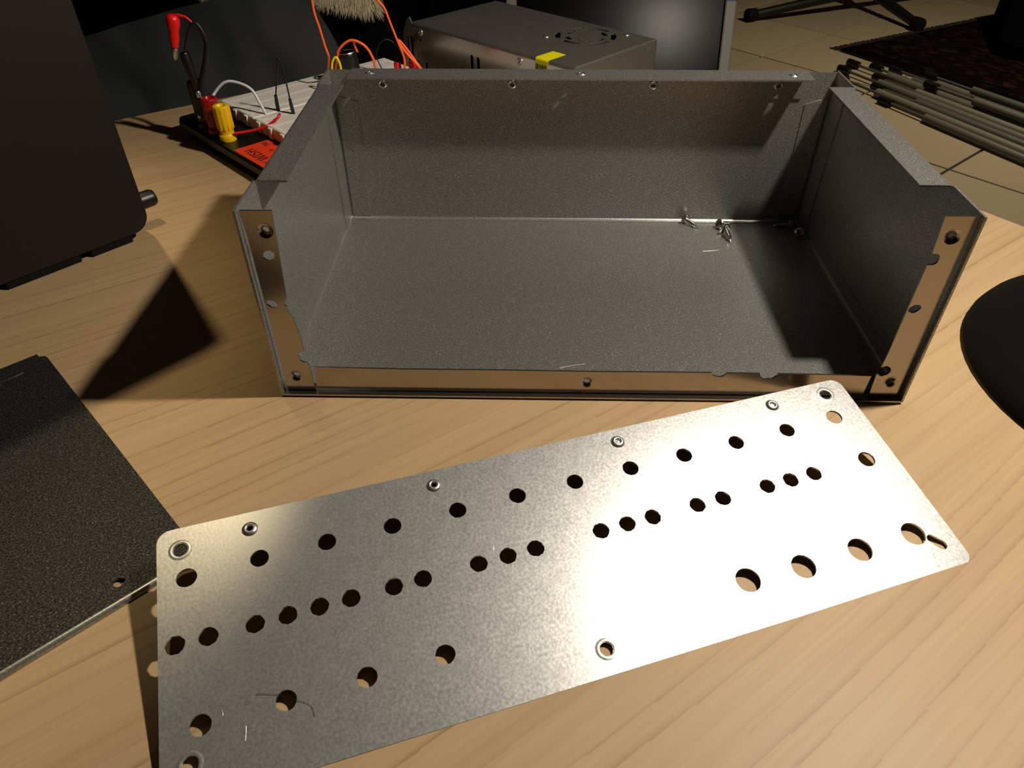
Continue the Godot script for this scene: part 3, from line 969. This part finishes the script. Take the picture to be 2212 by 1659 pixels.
func breadboard_station() -> void:
	var P0 := Vector3(-0.1718, 0, -0.3342)
	var t := thing("breadboard_station", "black metal base plate carrying white breadboards and terminal posts behind the box's left side", "breadboard", P0, deg_to_rad(-45.0))
	# local: x -> p, -z -> q
	var st := mb()
	sheet(st, rect(0.0, 0.0, 0.195, 0.212, 0.006), [], 0.0016, Transform3D(Basis(Vector3(1, 0, 0), Vector3(0, 0, -1), Vector3(0, 1, 0)), Vector3(0, 0.0125, 0)))
	commit("base_plate", st, M.black_plastic, t)
	st = mb()
	bent(st, [Vector2(-0.003, 0.0118), Vector2(0.0006, 0.0118), Vector2(0.0006, 0.0062)], 0.0016, 0.0014, 0.006, 0.189, Transform3D(Basis(Vector3(0, 0, 1), Vector3(0, 1, 0), Vector3(1, 0, 0)), Vector3.ZERO))
	commit("edge_lip", st, M.black_plastic, t)
	for f in [[0.02, -0.012], [0.175, -0.012], [0.02, -0.2], [0.175, -0.2]]:
		st = mb()
		lathe(st, [Vector2(0, 0), Vector2(0.006, 0), Vector2(0.0065, 0.001), Vector2(0.0065, 0.011), Vector2(0, 0.011)], 18, Transform3D(Basis.IDENTITY, Vector3(f[0], 0, f[1])))
		commit("rubber_foot", st, M.rubber, t)
	# breadboards: pitted plastic strips side by side
	var bt := breadboard_texture()
	var bm := mat(Color(1, 1, 1), 0.5)
	bm.albedo_texture = bt
	for k in 3:
		var x0 := 0.0165 + k * 0.0555
		var w := 0.0550
		st = mb()
		box(st, Vector3(x0 + w / 2, 0.0177, -0.117), Vector3(w, 0.0098, 0.168), 0.0006)
		var bb := commit("breadboard", st, M.white_plastic, t)
		st = mb()
		var y := 0.02275
		var v := [Vector3(x0 + 0.001, y, -0.034), Vector3(x0 + w - 0.001, y, -0.034), Vector3(x0 + w - 0.001, y, -0.200), Vector3(x0 + 0.001, y, -0.200)]
		var uv := [Vector2(0, 0), Vector2(1, 0), Vector2(1, 1), Vector2(0, 1)]
		for i in [0, 2, 1, 0, 3, 2]:
			st.set_normal(Vector3.UP); st.set_uv(uv[i]); st.add_vertex(v[i])
		commit("contact_field", st, bm, bb)
		st = mb()
		for n in 3:
			box(st, Vector3(x0 + 0.008 + n * 0.018, 0.0177, -0.0325), Vector3(0.005, 0.0085, 0.0022), 0.0004)
		commit("dovetail", st, M.white_plastic, bb)
	# terminal posts: black, red, yellow
	for q in [[0.0370, M.black_plastic, "black post", 0.036], [0.0545, M.dark_red, "red post", 0.0275], [0.0735, M.yellow, "yellow post", 0.0265]]:
		var c := Transform3D(Basis.from_euler(Vector3(0.0, 0, 0.0)), Vector3(q[0], 0.0125, -0.0085))
		st = mb()
		var hh: float = q[3]
		lathe(st, [Vector2(0.0, 0.0), Vector2(0.0062, 0.0), Vector2(0.0064, 0.001), Vector2(0.0064, 0.0045), Vector2(0.0052, 0.0052), Vector2(0.0054, 0.007), Vector2(0.0062, hh * 0.5), Vector2(0.0062, hh - 0.0008), Vector2(0.0056, hh), Vector2(0.0036, hh), Vector2(0.0033, hh - 0.004), Vector2(0, hh - 0.004)], 26, c)
		for k in 12:
			var a := TAU * k / 12
			box(st, Vector3(0.0061, hh * 0.5 + 0.004, 0), Vector3(0.0006, hh * 0.62, 0.0012), 0.0001, c * Transform3D(Basis(Vector3.UP, a), Vector3.ZERO))
		var po := commit("terminal_post", st, q[1], t)
		po.set_meta("label", q[2])
	st = mb()
	lathe(st, [Vector2(0.0012, 0.0), Vector2(0.0012, 0.002), Vector2(0.0, 0.002)], 12, ydir(Vector3(0.0450, 0.0245, -0.0030), Vector3(0.2, 0, 1)))
	commit("contact_pin", st, M.chrome, t)
	# orange label with print
	st = mb()
	box(st, Vector3(0.121, 0.0126, -0.0155), Vector3(0.051, 0.0003, 0.029))
	var lb := commit("printed_label", st, M.label_orange, t)
	var tb := Basis(Vector3(-1, 0, 0), Vector3(0, 0, 1), Vector3(0, 1, 0))
	text_mesh("lettering", "X WISH", 0.0105, Transform3D(tb, Vector3(0.1195, 0.0128, -0.0095)), M.ink, lb)
	text_mesh("lettering", "TM", 0.006, Transform3D(tb, Vector3(0.1025, 0.0128, -0.0245)), M.ink, lb)
	text_mesh("lettering", "20", 0.004, Transform3D(tb, Vector3(0.116, 0.0128, -0.0215)), M.ink, lb)

	# test lead stuck in the black post: red plug hangs free on it
	var tl := thing("test_lead", "black test lead in the black terminal post with a dangling red banana plug", "test lead")
	st = mb()
	var top := Vector3(-0.141, 0.0955, -0.31)
	var tip := Vector3(-0.1477, 0.0662, -0.31)
	var dn := (tip - top).normalized()
	lathe(st, [Vector2(0, -0.0015), Vector2(0.0036, -0.001), Vector2(0.0047, 0.002), Vector2(0.0047, 0.006), Vector2(0.0036, 0.009), Vector2(0.0036, 0.0165), Vector2(0.0028, 0.019), Vector2(0.0028, 0.0215), Vector2(0, 0.0215)], 22, ydir(top, dn))
	commit("red_plug", st, M.red, tl)
	st = mb()
	lathe(st, [Vector2(0, 0.021), Vector2(0.0019, 0.021), Vector2(0.0023, 0.024), Vector2(0.0020, 0.027), Vector2(0.0013, 0.0305), Vector2(0.0, 0.032)], 16, ydir(top, dn))
	commit("plug_tip", st, M.chrome, tl)
	st = mb()
	tube(st, [top + Vector3(0.002, 0.0005, 0), Vector3(-0.1365, 0.0962, -0.31), Vector3(-0.132, 0.0948, -0.3105), Vector3(-0.1285, 0.0912, -0.311)], [0.0013, 0.0006], 8)
	commit("red_wire", st, M.red, tl)
	st = mb()
	lathe(st, [Vector2(0, 0), Vector2(0.0030, 0.0), Vector2(0.0036, 0.001), Vector2(0.0036, 0.010), Vector2(0.0030, 0.016), Vector2(0.0026, 0.0275), Vector2(0, 0.0275)], 20, ydir(Vector3(-0.1402, 0.0705, -0.310), Vector3(0.0035, -0.0265, 0.001)))
	commit("black_plug", st, M.black_plastic, tl)
	st = mb()
	lathe(st, [Vector2(0, 0), Vector2(0.0015, 0), Vector2(0.0019, 0.002), Vector2(0.0015, 0.006), Vector2(0, 0.006)], 14, ydir(Vector3(-0.1372, 0.0436, -0.309), Vector3(0.001, -0.008, 0.002)))
	commit("plug_tip", st, M.chrome, tl)
	st = mb()
	tube(st, [Vector3(-0.1392, 0.0715, -0.31), Vector3(-0.1357, 0.0797, -0.311), Vector3(-0.1316, 0.0871, -0.3115), Vector3(-0.127, 0.0905, -0.312), Vector3(-0.1236, 0.0862, -0.312), Vector3(-0.122, 0.0782, -0.312), Vector3(-0.1239, 0.07, -0.312), Vector3(-0.1285, 0.0583, -0.311), Vector3(-0.1350, 0.0440, -0.309)], [0.0009, 0.0024], 10)
	commit("cable", st, M.black, tl)

	# jumper wires
	var y0 := 0.0222
	wire("jumper_wire", [Vector3(-0.1318, 0.030, -0.3095), Vector3(-0.1290, 0.0370, -0.318), Vector3(-0.1190, 0.0455, -0.3200), Vector3(-0.1090, 0.0455, -0.3200), Vector3(-0.0985, 0.0410, -0.3180), Vector3(-0.0935, 0.0320, -0.3160), Vector3(-0.0898, y0, -0.3151)], 0.0011, M.wire_white, "white jumper wire arching from the red terminal post to the breadboard")
	wire("jumper_wire", [Vector3(-0.1075, 0.0185, -0.285), Vector3(-0.0945, 0.0191, -0.290), Vector3(-0.0833, 0.0215, -0.2935), Vector3(-0.0755, 0.0262, -0.296), Vector3(-0.0740, 0.0280, -0.300), Vector3(-0.0785, y0, -0.3073)], 0.0011, M.wire_red, "red jumper wire curving from the yellow terminal post up to the breadboard")
	# black pair with moulded ends
	var bw := thing("jumper_wire", "thin black jumper wire standing up as an inverted V on the breadboard", "wire")
	st = mb()
	tube(st, [Vector3(-0.0815, 0.034, -0.3215), Vector3(-0.0770, 0.048, -0.3180), Vector3(-0.0725, 0.0610, -0.3130), Vector3(-0.0705, 0.0655, -0.3120), Vector3(-0.0690, 0.0600, -0.3120), Vector3(-0.0680, 0.0470, -0.3125), Vector3(-0.0683, 0.034, -0.3145)], 0.0006, 7)
	commit("strand", st, M.black, bw)
	for q in [[Vector3(-0.0825, y0, -0.3237), Vector3(-0.0812, 0.0355, -0.3212)], [Vector3(-0.0683, y0, -0.3165), Vector3(-0.0682, 0.0350, -0.3140)]]:
		st = mb()
		tube(st, [q[0], q[0].lerp(q[1], 0.6), q[0].lerp(q[1], 0.75), q[1]], [0.0016, 0.0012], 8, 3)
		commit("moulded_end", st, M.black_plastic, bw)
	wire("jumper_wire", [Vector3(-0.0600, y0, -0.400), Vector3(-0.0475, 0.0480, -0.372), Vector3(-0.0485, 0.0587, -0.370), Vector3(-0.0507, 0.0728, -0.370), Vector3(-0.0531, 0.0865, -0.370), Vector3(-0.0515, 0.100, -0.372), Vector3(-0.038, 0.113, -0.380), Vector3(-0.020, 0.108, -0.392), Vector3(-0.0068, 0.0867, -0.400), Vector3(-0.0016, 0.0805, -0.400), Vector3(0.0021, 0.0691, -0.400), Vector3(0.0070, 0.0540, -0.400), Vector3(0.0110, 0.0400, -0.401), Vector3(0.0100, y0, -0.400)], 0.0010, M.wire_orange, "long orange jumper wire looping up above the breadboard out of the picture")
	wire("jumper_wire", [Vector3(-0.0520, y0, -0.392), Vector3(-0.0430, 0.0450, -0.382), Vector3(-0.0405, 0.0523, -0.380), Vector3(-0.034, 0.0585, -0.380), Vector3(-0.0271, 0.0608, -0.380), Vector3(-0.0187, 0.0572, -0.380), Vector3(-0.0137, 0.0506, -0.380), Vector3(-0.0108, 0.0395, -0.380), Vector3(-0.0120, y0, -0.380)], 0.0011, M.wire_orange, "orange jumper wire in a round arch in front of the black capacitor")
	wire("jumper_wire", [Vector3(-0.0268, 0.0602, -0.3815), Vector3(-0.0266, 0.056, -0.3825), Vector3(-0.0255, 0.0505, -0.384)], 0.0011, M.wire_orange, "short orange wire end going into the top of the black capacitor")
	wire("jumper_wire", [Vector3(0.0064, 0.0552, -0.4025), Vector3(0.0092, 0.0500, -0.4025), Vector3(0.0145, 0.0430, -0.402), Vector3(0.0234, 0.0336, -0.400), Vector3(0.0300, 0.0210, -0.395), Vector3(0.0330, 0.004, -0.390)], 0.0011, M.wire_orange, "orange wire slanting down to the right beside the power supply")
	wire("jumper_wire", [Vector3(0.0070, 0.0548, -0.4045), Vector3(0.0120, 0.0490, -0.4045), Vector3(0.0185, 0.0405, -0.403), Vector3(0.0270, 0.0300, -0.398), Vector3(0.0345, 0.018, -0.392), Vector3(0.0380, 0.004, -0.388)], 0.0011, M.wire_orange, "outer of two orange wires slanting down next to the power supply's slots")
	wire("jumper_wire", [Vector3(-0.0520, y0, -0.372), Vector3(-0.0445, 0.0400, -0.362), Vector3(-0.0420, 0.0490, -0.360), Vector3(-0.0388, 0.0530, -0.360), Vector3(-0.0366, 0.0505, -0.360), Vector3(-0.0358, 0.0420, -0.361), Vector3(-0.0370, y0, -0.362)], 0.0010, M.wire_yellow, "short yellow jumper wire bent in a tight loop left of the black capacitor")
	wire("jumper_wire", [Vector3(-0.0085, y0, -0.404), Vector3(-0.0096, 0.0326, -0.400), Vector3(-0.0126, 0.0411, -0.400), Vector3(-0.0113, 0.0487, -0.400), Vector3(-0.0079, 0.0536, -0.400), Vector3(-0.0024, 0.0560, -0.401), Vector3(0.0040, 0.0520, -0.402), Vector3(0.0105, 0.040, -0.403), Vector3(0.0090, y0, -0.404)], 0.0005, M.black, "hair-thin black wire arching right of the orange arch on the breadboard")
	# capacitor
	var cp := thing("capacitor", "fat black cylindrical capacitor tilted on the breadboard behind the box", "capacitor", Vector3(-0.0322, y0, -0.3850))
	var cd := Vector3(-0.0023, 0.0215, 0.0)
	st = mb()
	lathe(st, [Vector2(0, 0.0005), Vector2(0.0070, 0.0005), Vector2(0.0078, 0.002), Vector2(0.0078, 0.024), Vector2(0.0074, 0.0265), Vector2(0.0068, 0.0272), Vector2(0, 0.0270)], 28, ydir(Vector3(0.0005, 0.0008, 0), cd))
	commit("can", st, M.black_plastic, cp)
	st = mb()
	lathe(st, [Vector2(0.0072, 0.0270), Vector2(0.0069, 0.0277), Vector2(0.0063, 0.0273)], 28, ydir(Vector3(0.0005, 0.0008, 0), cd))
	commit("rim", st, M.chrome, cp)
	for q in [[Vector3(0.0035, y0, -0.4075), "left of two small red push buttons on the breadboard beside the orange wires"], [Vector3(0.0165, y0, -0.4085), "right of two small red push buttons on the breadboard close to the power supply"]]:
		var bn := thing("push_button", q[1], "button", q[0], 0.0, "small red buttons on the breadboard")
		st = mb()
		box(st, Vector3(0, 0.0035, 0), Vector3(0.007, 0.007, 0.007), 0.0004)
		commit("housing", st, M.dark_red, bn)
		st = mb()
		lathe(st, [Vector2(0.0032, 0.007), Vector2(0.0032, 0.0125), Vector2(0.0026, 0.0135), Vector2(0, 0.0136)], 16)
		commit("cap", st, M.red, bn)
	st = mb()
	box(st, Vector3(0.0295, 0.0145, -0.3800), Vector3(0.017, 0.029, 0.006), 0.0008)
	tag(commit("blue_terminal_block", st, M.blue), "small blue terminal block peeking over the box rim beside the power supply", "terminal")

func wire(called: String, pts: Array, r: float, m: Material, label: String) -> void:
	var st := mb()
	tube(st, pts, r, 9, 7)
	tag(commit(called, st, m), label, "wire")

func breadboard_texture() -> ImageTexture:
	var img := Image.create(110, 330, false, Image.FORMAT_RGB8)
	img.fill(Color(0.92, 0.90, 0.86))
	for r in 63:
		for c in [0, 1, 4, 5, 6, 7, 8, 11, 12, 13, 14, 15, 18, 19]:
			var x: int = 5 + int(c * 5.2)
			var y := 7 + r * 5
			img.fill_rect(Rect2i(x, y, 2, 2), Color(0.45, 0.43, 0.40))
	return tex(img)

func background() -> void:
	# --- dark screen with a white frame, leaning back
	var lean := deg_to_rad(21.6)
	var t := thing("framed_dark_screen", "flat matt black screen in a thin white frame leaning behind the power supply", "screen", Vector3(0.262, -0.730, -0.880))
	t.basis = Basis.from_euler(Vector3(-lean, deg_to_rad(-3.8), 0), EULER_ORDER_YXZ)
	var st := mb()
	box(st, Vector3(0, 0.47, -0.012), Vector3(0.36, 0.90, 0.020), 0.002)
	commit("screen", st, mat(Color(0.03, 0.028, 0.029), 0.24, 0.0, 0.22), t)
	st = mb()
	box(st, Vector3(0.1895, 0.47, -0.010), Vector3(0.0185, 0.94, 0.026), 0.002)
	box(st, Vector3(-0.1895, 0.47, -0.010), Vector3(0.0185, 0.94, 0.026), 0.002)
	box(st, Vector3(0, 0.93, -0.010), Vector3(0.36, 0.020, 0.026), 0.002)
	box(st, Vector3(0, 0.01, -0.010), Vector3(0.36, 0.020, 0.026), 0.002)
	commit("frame", st, mat(Color(0.62, 0.60, 0.56), 0.5), t)
	st = mb()
	box(st, Vector3(0.190, 0.727, 0.0032), Vector3(0.016, 0.045, 0.0006))
	commit("sticker", st, mat(Color(0.10, 0.30, 0.58), 0.5), t)
	# --- black sideboard the screen leans on
	t = thing("black_sideboard", "black low sideboard standing behind the power supply", "sideboard", Vector3(0.22, -0.73, -1.52))
	st = mb()
	box(st, Vector3(0, 0.43, 0), Vector3(0.60, 0.86, 0.42), 0.004)
	commit("carcass", st, M.black_matte, t)
	for s in [-1, 1]:
		st = mb()
		box(st, Vector3(s * 0.148, 0.44, 0.214), Vector3(0.288, 0.80, 0.012), 0.002)
		var dr := commit("door", st, M.black_matte, t)
		st = mb()
		box(st, Vector3(s * 0.02, 0.5, 0.224), Vector3(0.008, 0.12, 0.010), 0.002)
		commit("handle", st, M.black_plastic, dr)
	# --- armchair draped in dark grey cloth, with a sheepskin on the seat
	t = thing("armchair", "black armchair draped with a dark grey cloth behind the left side of the table", "armchair", Vector3(-0.505, -0.73, -1.46))
	st = mb()
	box(st, Vector3(0, 0.34, 0), Vector3(0.80, 0.60, 0.80), 0.03)
	commit("base", st, M.black_matte, t)
	st = mb()
	box(st, Vector3(0, 0.725, -0.005), Vector3(0.78, 0.16, 0.78), 0.04)
	commit("seat_cushion", st, M.black_matte, t)
	st = mb()
	box(st, Vector3(0, 0.95, -0.36), Vector3(0.80, 0.70, 0.12), 0.04)
	commit("backrest", st, M.black_matte, t)
	for f in [[-0.35, -0.35], [0.35, -0.35], [-0.35, 0.35], [0.35, 0.35]]:
		st = mb()
		box(st, Vector3(f[0], 0.02, f[1]), Vector3(0.05, 0.045, 0.05), 0.004)
		commit("foot", st, M.black, t)
	# cloth
	st = mb()
	var NX := 60
	var NY := 24
	var cn := noise(31, 3.2, 2)
	var grid := []
	for j in NY + 1:
		var row := []
		for i in NX + 1:
			var u := float(i) / NX
			var v := float(j) / NY
			var x := lerpf(-0.72, minf(-0.236 + 0.35 * v, -0.15), u)
			var ytop := lerpf(-0.125, -0.012, clampf((x + 0.72) / 0.46, 0.0, 1.15))
			var y := lerpf(ytop, -0.70, v)
			var z := -0.96 + 0.020 * sin(u * 11.0 + v * 2.0) * (0.3 + v) + 0.022 * cn.get_noise_2d(x * 2.0, y * 1.3) + 0.05 * v
			row.append(Vector3(x, y, z))
		grid.append(row)
	for j in NY:
		for i in NX:
			var a: Vector3 = grid[j][i]; var b: Vector3 = grid[j][i + 1]; var c: Vector3 = grid[j + 1][i + 1]; var d: Vector3 = grid[j + 1][i]
			var n := (d - a).cross(b - a).normalized()
			if n.z < 0: n = -n
			st.set_smooth_group(0)
			for p in ([[a, b, c], [a, c, d]]):
				for q in p: st.add_vertex(q)
	st.generate_normals()
	var cl := mat(Color(0.32, 0.33, 0.335), 0.95, 0.0, 0.1)
	tag(commit("grey_cloth", st, cl), "dark grey cloth hanging in folds behind the left back edge of the table", "cloth")
	# sheepskin: tapered pelt with fur strands
	sheepskin()
	# --- stand foot on the tiles
	t = thing("stand_foot", "black metal stand foot with two visible legs on the tiles at the top right", "stand", Vector3(1.84, -0.73, -3.88))
	var lm: Material = M.black
	for e in [Vector3(-0.62, 0.03, 0.22), Vector3(0.120, 0.03, 0.37), Vector3(0.6, 0.03, -0.35), Vector3(-0.3, 0.03, -0.6)]:
		st = mb()
		tube(st, [Vector3(0, 0.10, 0), e * 0.5 + Vector3(0, 0.05, 0), e], [0.026, 0.020], 10, 3)
		var lg := commit("leg", st, lm, t)
		st = mb()
		var dd: Vector3 = Vector3(e.x, 0, e.z).normalized()
		lathe(st, [Vector2(0, 0), Vector2(0.028, 0), Vector2(0.030, 0.006), Vector2(0.028, 0.05), Vector2(0, 0.052)], 14, ydir(e + dd * 0.03 + Vector3(0, 0.002, 0), -dd))
		commit("rubber_cap", st, M.rubber, lg)
	st = mb()
	tube(st, [Vector3(0, 0.06, 0), Vector3(0, 0.7, 0), Vector3(0, 1.3, 0)], 0.022, 12, 2)
	commit("pole", st, lm, t)
	# --- rug
	rug()
	# --- dark blue bag on the rug
	t = thing("dark_blue_bag", "dark navy blue bag standing on the rug in the top right corner", "bag", Vector3(2.45, -0.715, -3.10), deg_to_rad(-20))
	st = mb()
	var navy := mat(Color(0.020, 0.026, 0.055), 0.9, 0.0, 0.2)
	box(st, Vector3(0, 0.24, 0), Vector3(0.62, 0.48, 0.42), 0.06)
	commit("body", st, navy, t)
	st = mb()
	tube(st, [Vector3(-0.15, 0.46, 0.1), Vector3(-0.12, 0.60, 0.1), Vector3(0.12, 0.60, 0.1), Vector3(0.15, 0.46, 0.1)], 0.014, 8)
	commit("handle", st, navy, t)
	# --- bundle of rods
	var rods := [
		[0.00, 0.16, 1.70, 0.016, 0], [0.05, 0.10, 1.65, 0.015, 1], [0.10, 0.02, 1.75, 0.017, 0], [0.15, 0.20, 1.60, 0.015, 2], [0.20, 0.06, 1.70, 0.016, 0],
		[0.25, 0.28, 1.60, 0.016, 1], [0.30, 0.14, 1.65, 0.017, 2], [0.35, 0.40, 1.50, 0.015, 0], [0.03, 0.34, 1.45, 0.014, 1], [0.13, 0.42, 1.35, 0.014, 0]]
	var dirv := Vector3(0.46, 0, 0.888).normalized()
	var side := Vector3(-0.888, 0, 0.46).normalized()
	var rm := [mat(Color(0.36, 0.35, 0.31), 0.45), mat(Color(0.29, 0.28, 0.26), 0.45), mat(Color(0.42, 0.40, 0.35), 0.45)]
	var rl := ["grey rod of the bundle lying nearest the rug", "slim grey rod second from the rug in the bundle", "grey rod with the farthest reaching black end in the bundle", "pale rod in the middle of the bundle with a black end cap", "grey rod in the middle of the bundle beside the pale one", "darker grey rod of the bundle just in front of its middle", "pale thick rod in the front half of the bundle", "shortest grey rod at the bundle's front side on the tiles", "thin rod lying on top of the bundle close to the rug", "thin rod lying on top of the bundle over its middle"]
	var o := Vector3(1.635, -0.73, -2.845)
	for i in rods.size():
		var q: Array = rods[i]
		var lvl: float = q[3] if i < 8 else 0.048
		var a: Vector3 = o + side * (q[0] * 0.95) + dirv * (q[1]) + Vector3(0, lvl, 0)
		var rd := thing("rod", rl[i], "rod", a, atan2(dirv.x, dirv.z) - (i % 8) * 0.006, "grey rods with black ends bundled on the tiles")
		st = mb()
		tube(st, [Vector3.ZERO, Vector3(0, 0, q[2] * 0.5), Vector3(0, 0, q[2])], q[3], 12, 3)
		commit("tube", st, rm[q[4]], rd)
		st = mb()
		tube(st, [Vector3(0, 0, -0.16), Vector3(0, 0, -0.08), Vector3.ZERO], 0.005, 8, 2)
		commit("pin", st, rm[1], rd)
		st = mb()
		tube(st, [Vector3(0, 0, -0.21), Vector3(0, 0, -0.18), Vector3(0, 0, -0.155)], 0.014, 10, 2)
		commit("black_end", st, M.black_plastic, rd)

func sheepskin() -> void:
	var t := thing("sheepskin", "cream sheepskin hanging over the black armchair seat at the top left", "sheepskin")
	var cream := mat(Color(0.98, 0.93, 0.80), 0.95, 0.0, 0.1)
	var st := mb()
	var lobes := [[-0.235, -0.118, -0.066, 0.02], [-0.385, -0.315, -0.050, 0.01]]
	for lb in lobes:
		var pts := []
		var n := 12
		box(st, Vector3((lb[0] + lb[1]) / 2, (lb[2] + 0.125) / 2, -1.012), Vector3(lb[1] - lb[0] - 0.02, 0.075 - lb[2], 0.03), 0.012)
		box(st, Vector3((lb[0] + lb[1]) / 2, 0.090, -1.20), Vector3(lb[1] - lb[0] - 0.02, 0.026, 0.40), 0.012)
	commit("hide", st, cream, t)
	st = mb()
	var rg := RandomNumberGenerator.new()
	rg.seed = 11
	for lb in lobes:
		for k in 9000:
			var u := rg.randf()
			var v := rg.randf()
			var x := lerpf(lb[0] + 0.004, lb[1] - 0.004, u)
			var y: float = lb[2] + 0.016 + v * 0.10
			if lb[0] > -0.3: y += 0.022 * (1.0 - u) - 0.006
			var p := Vector3(x, y, -0.996 + rg.randf_range(-0.002, 0.004))
			var d := Vector3(rg.randf_range(-0.35, 0.35) + (0.8 if u > 0.93 else 0.0) - (0.8 if u < 0.07 else 0.0), -0.9, rg.randf_range(0.1, 0.8)).normalized() * rg.randf_range(0.018, 0.03)
			var w := Vector3(0.0011, 0, 0.0004)
			var nn := Vector3(rg.randf_range(-0.4, 0.4), 0.4, 1).normalized()
			tri(st, p - w, p + w, p + d, nn)
	commit("fur", st, cream, t, "stuff")

func rug() -> void:
	var c := Vector3(1.50, -0.722, -3.17)
	var a := Vector3(0.505, 0, 0.863)
	var b := Vector3(0.863, 0, -0.505)
	var S := 256
	var img := Image.create(S, S, false, Image.FORMAT_RGB8)
	var n := noise(8, 0.05, 3)
	for y in S:
		for x in S:
			var u := x / float(S)
			var v := y / float(S)
			var col := Color(0.075, 0.045, 0.04)
			var k := n.get_noise_2d(absf(u - 0.5) * 300.0, v * 300.0) * 1.6 + 0.35 * sin(u * 25.0) * sin(v * 25.0)
			if k > 0.55: col = Color(0.16, 0.085, 0.08)
			elif k < -0.6: col = Color(0.13, 0.105, 0.09)
			if v < 0.06 or (v > 0.1 and v < 0.12): col = Color(0.04, 0.03, 0.03)
			var w := 0.85 + 0.5 * n.get_noise_2d(x, y)
			img.set_pixel(x, y, Color(col.r * w, col.g * w, col.b * w))
	var m := mat(Color(1, 1, 1), 0.98, 0.0, 0.05)
	m.albedo_texture = tex(img)
	var t := thing("patterned_rug", "dark patterned woven rug with a fringed edge on the tiles at the top right", "rug", c)
	t.basis = Basis(a.normalized(), Vector3.UP, -b.normalized())
	# local x along the front edge, -z into the room
	var st := mb()
	var L := 1.5
	var Wd := 1.2
	var v := [Vector3(0, 0.006, 0), Vector3(L, 0.006, 0), Vector3(L, 0.006, -Wd), Vector3(0, 0.006, -Wd)]
	var uv := [Vector2(0, 0), Vector2(1, 0), Vector2(1, 1), Vector2(0, 1)]
	for i in [0, 2, 1, 0, 3, 2]:
		st.set_normal(Vector3.UP); st.set_uv(uv[i]); st.add_vertex(v[i])
	commit("pile", st, m, t)
	st = mb()
	box(st, Vector3(L / 2, -0.0012, -Wd / 2), Vector3(L, 0.0140, Wd), 0.002)
	commit("backing", st, mat(Color(0.06, 0.045, 0.04), 0.95), t)
	st = mb()
	var rg := RandomNumberGenerator.new()
	rg.seed = 2
	for k in 90:
		var z := -Wd * k / 90.0
		tube(st, [Vector3(0.0, 0.0, z), Vector3(-0.03, -0.003, z + rg.randf_range(-0.008, 0.008)), Vector3(-0.06, -0.005, z + rg.randf_range(-0.015, 0.015))], [0.004, 0.002], 5, 2)
	commit("fringe", st, mat(Color(0.10, 0.08, 0.07), 0.95), t, "stuff")
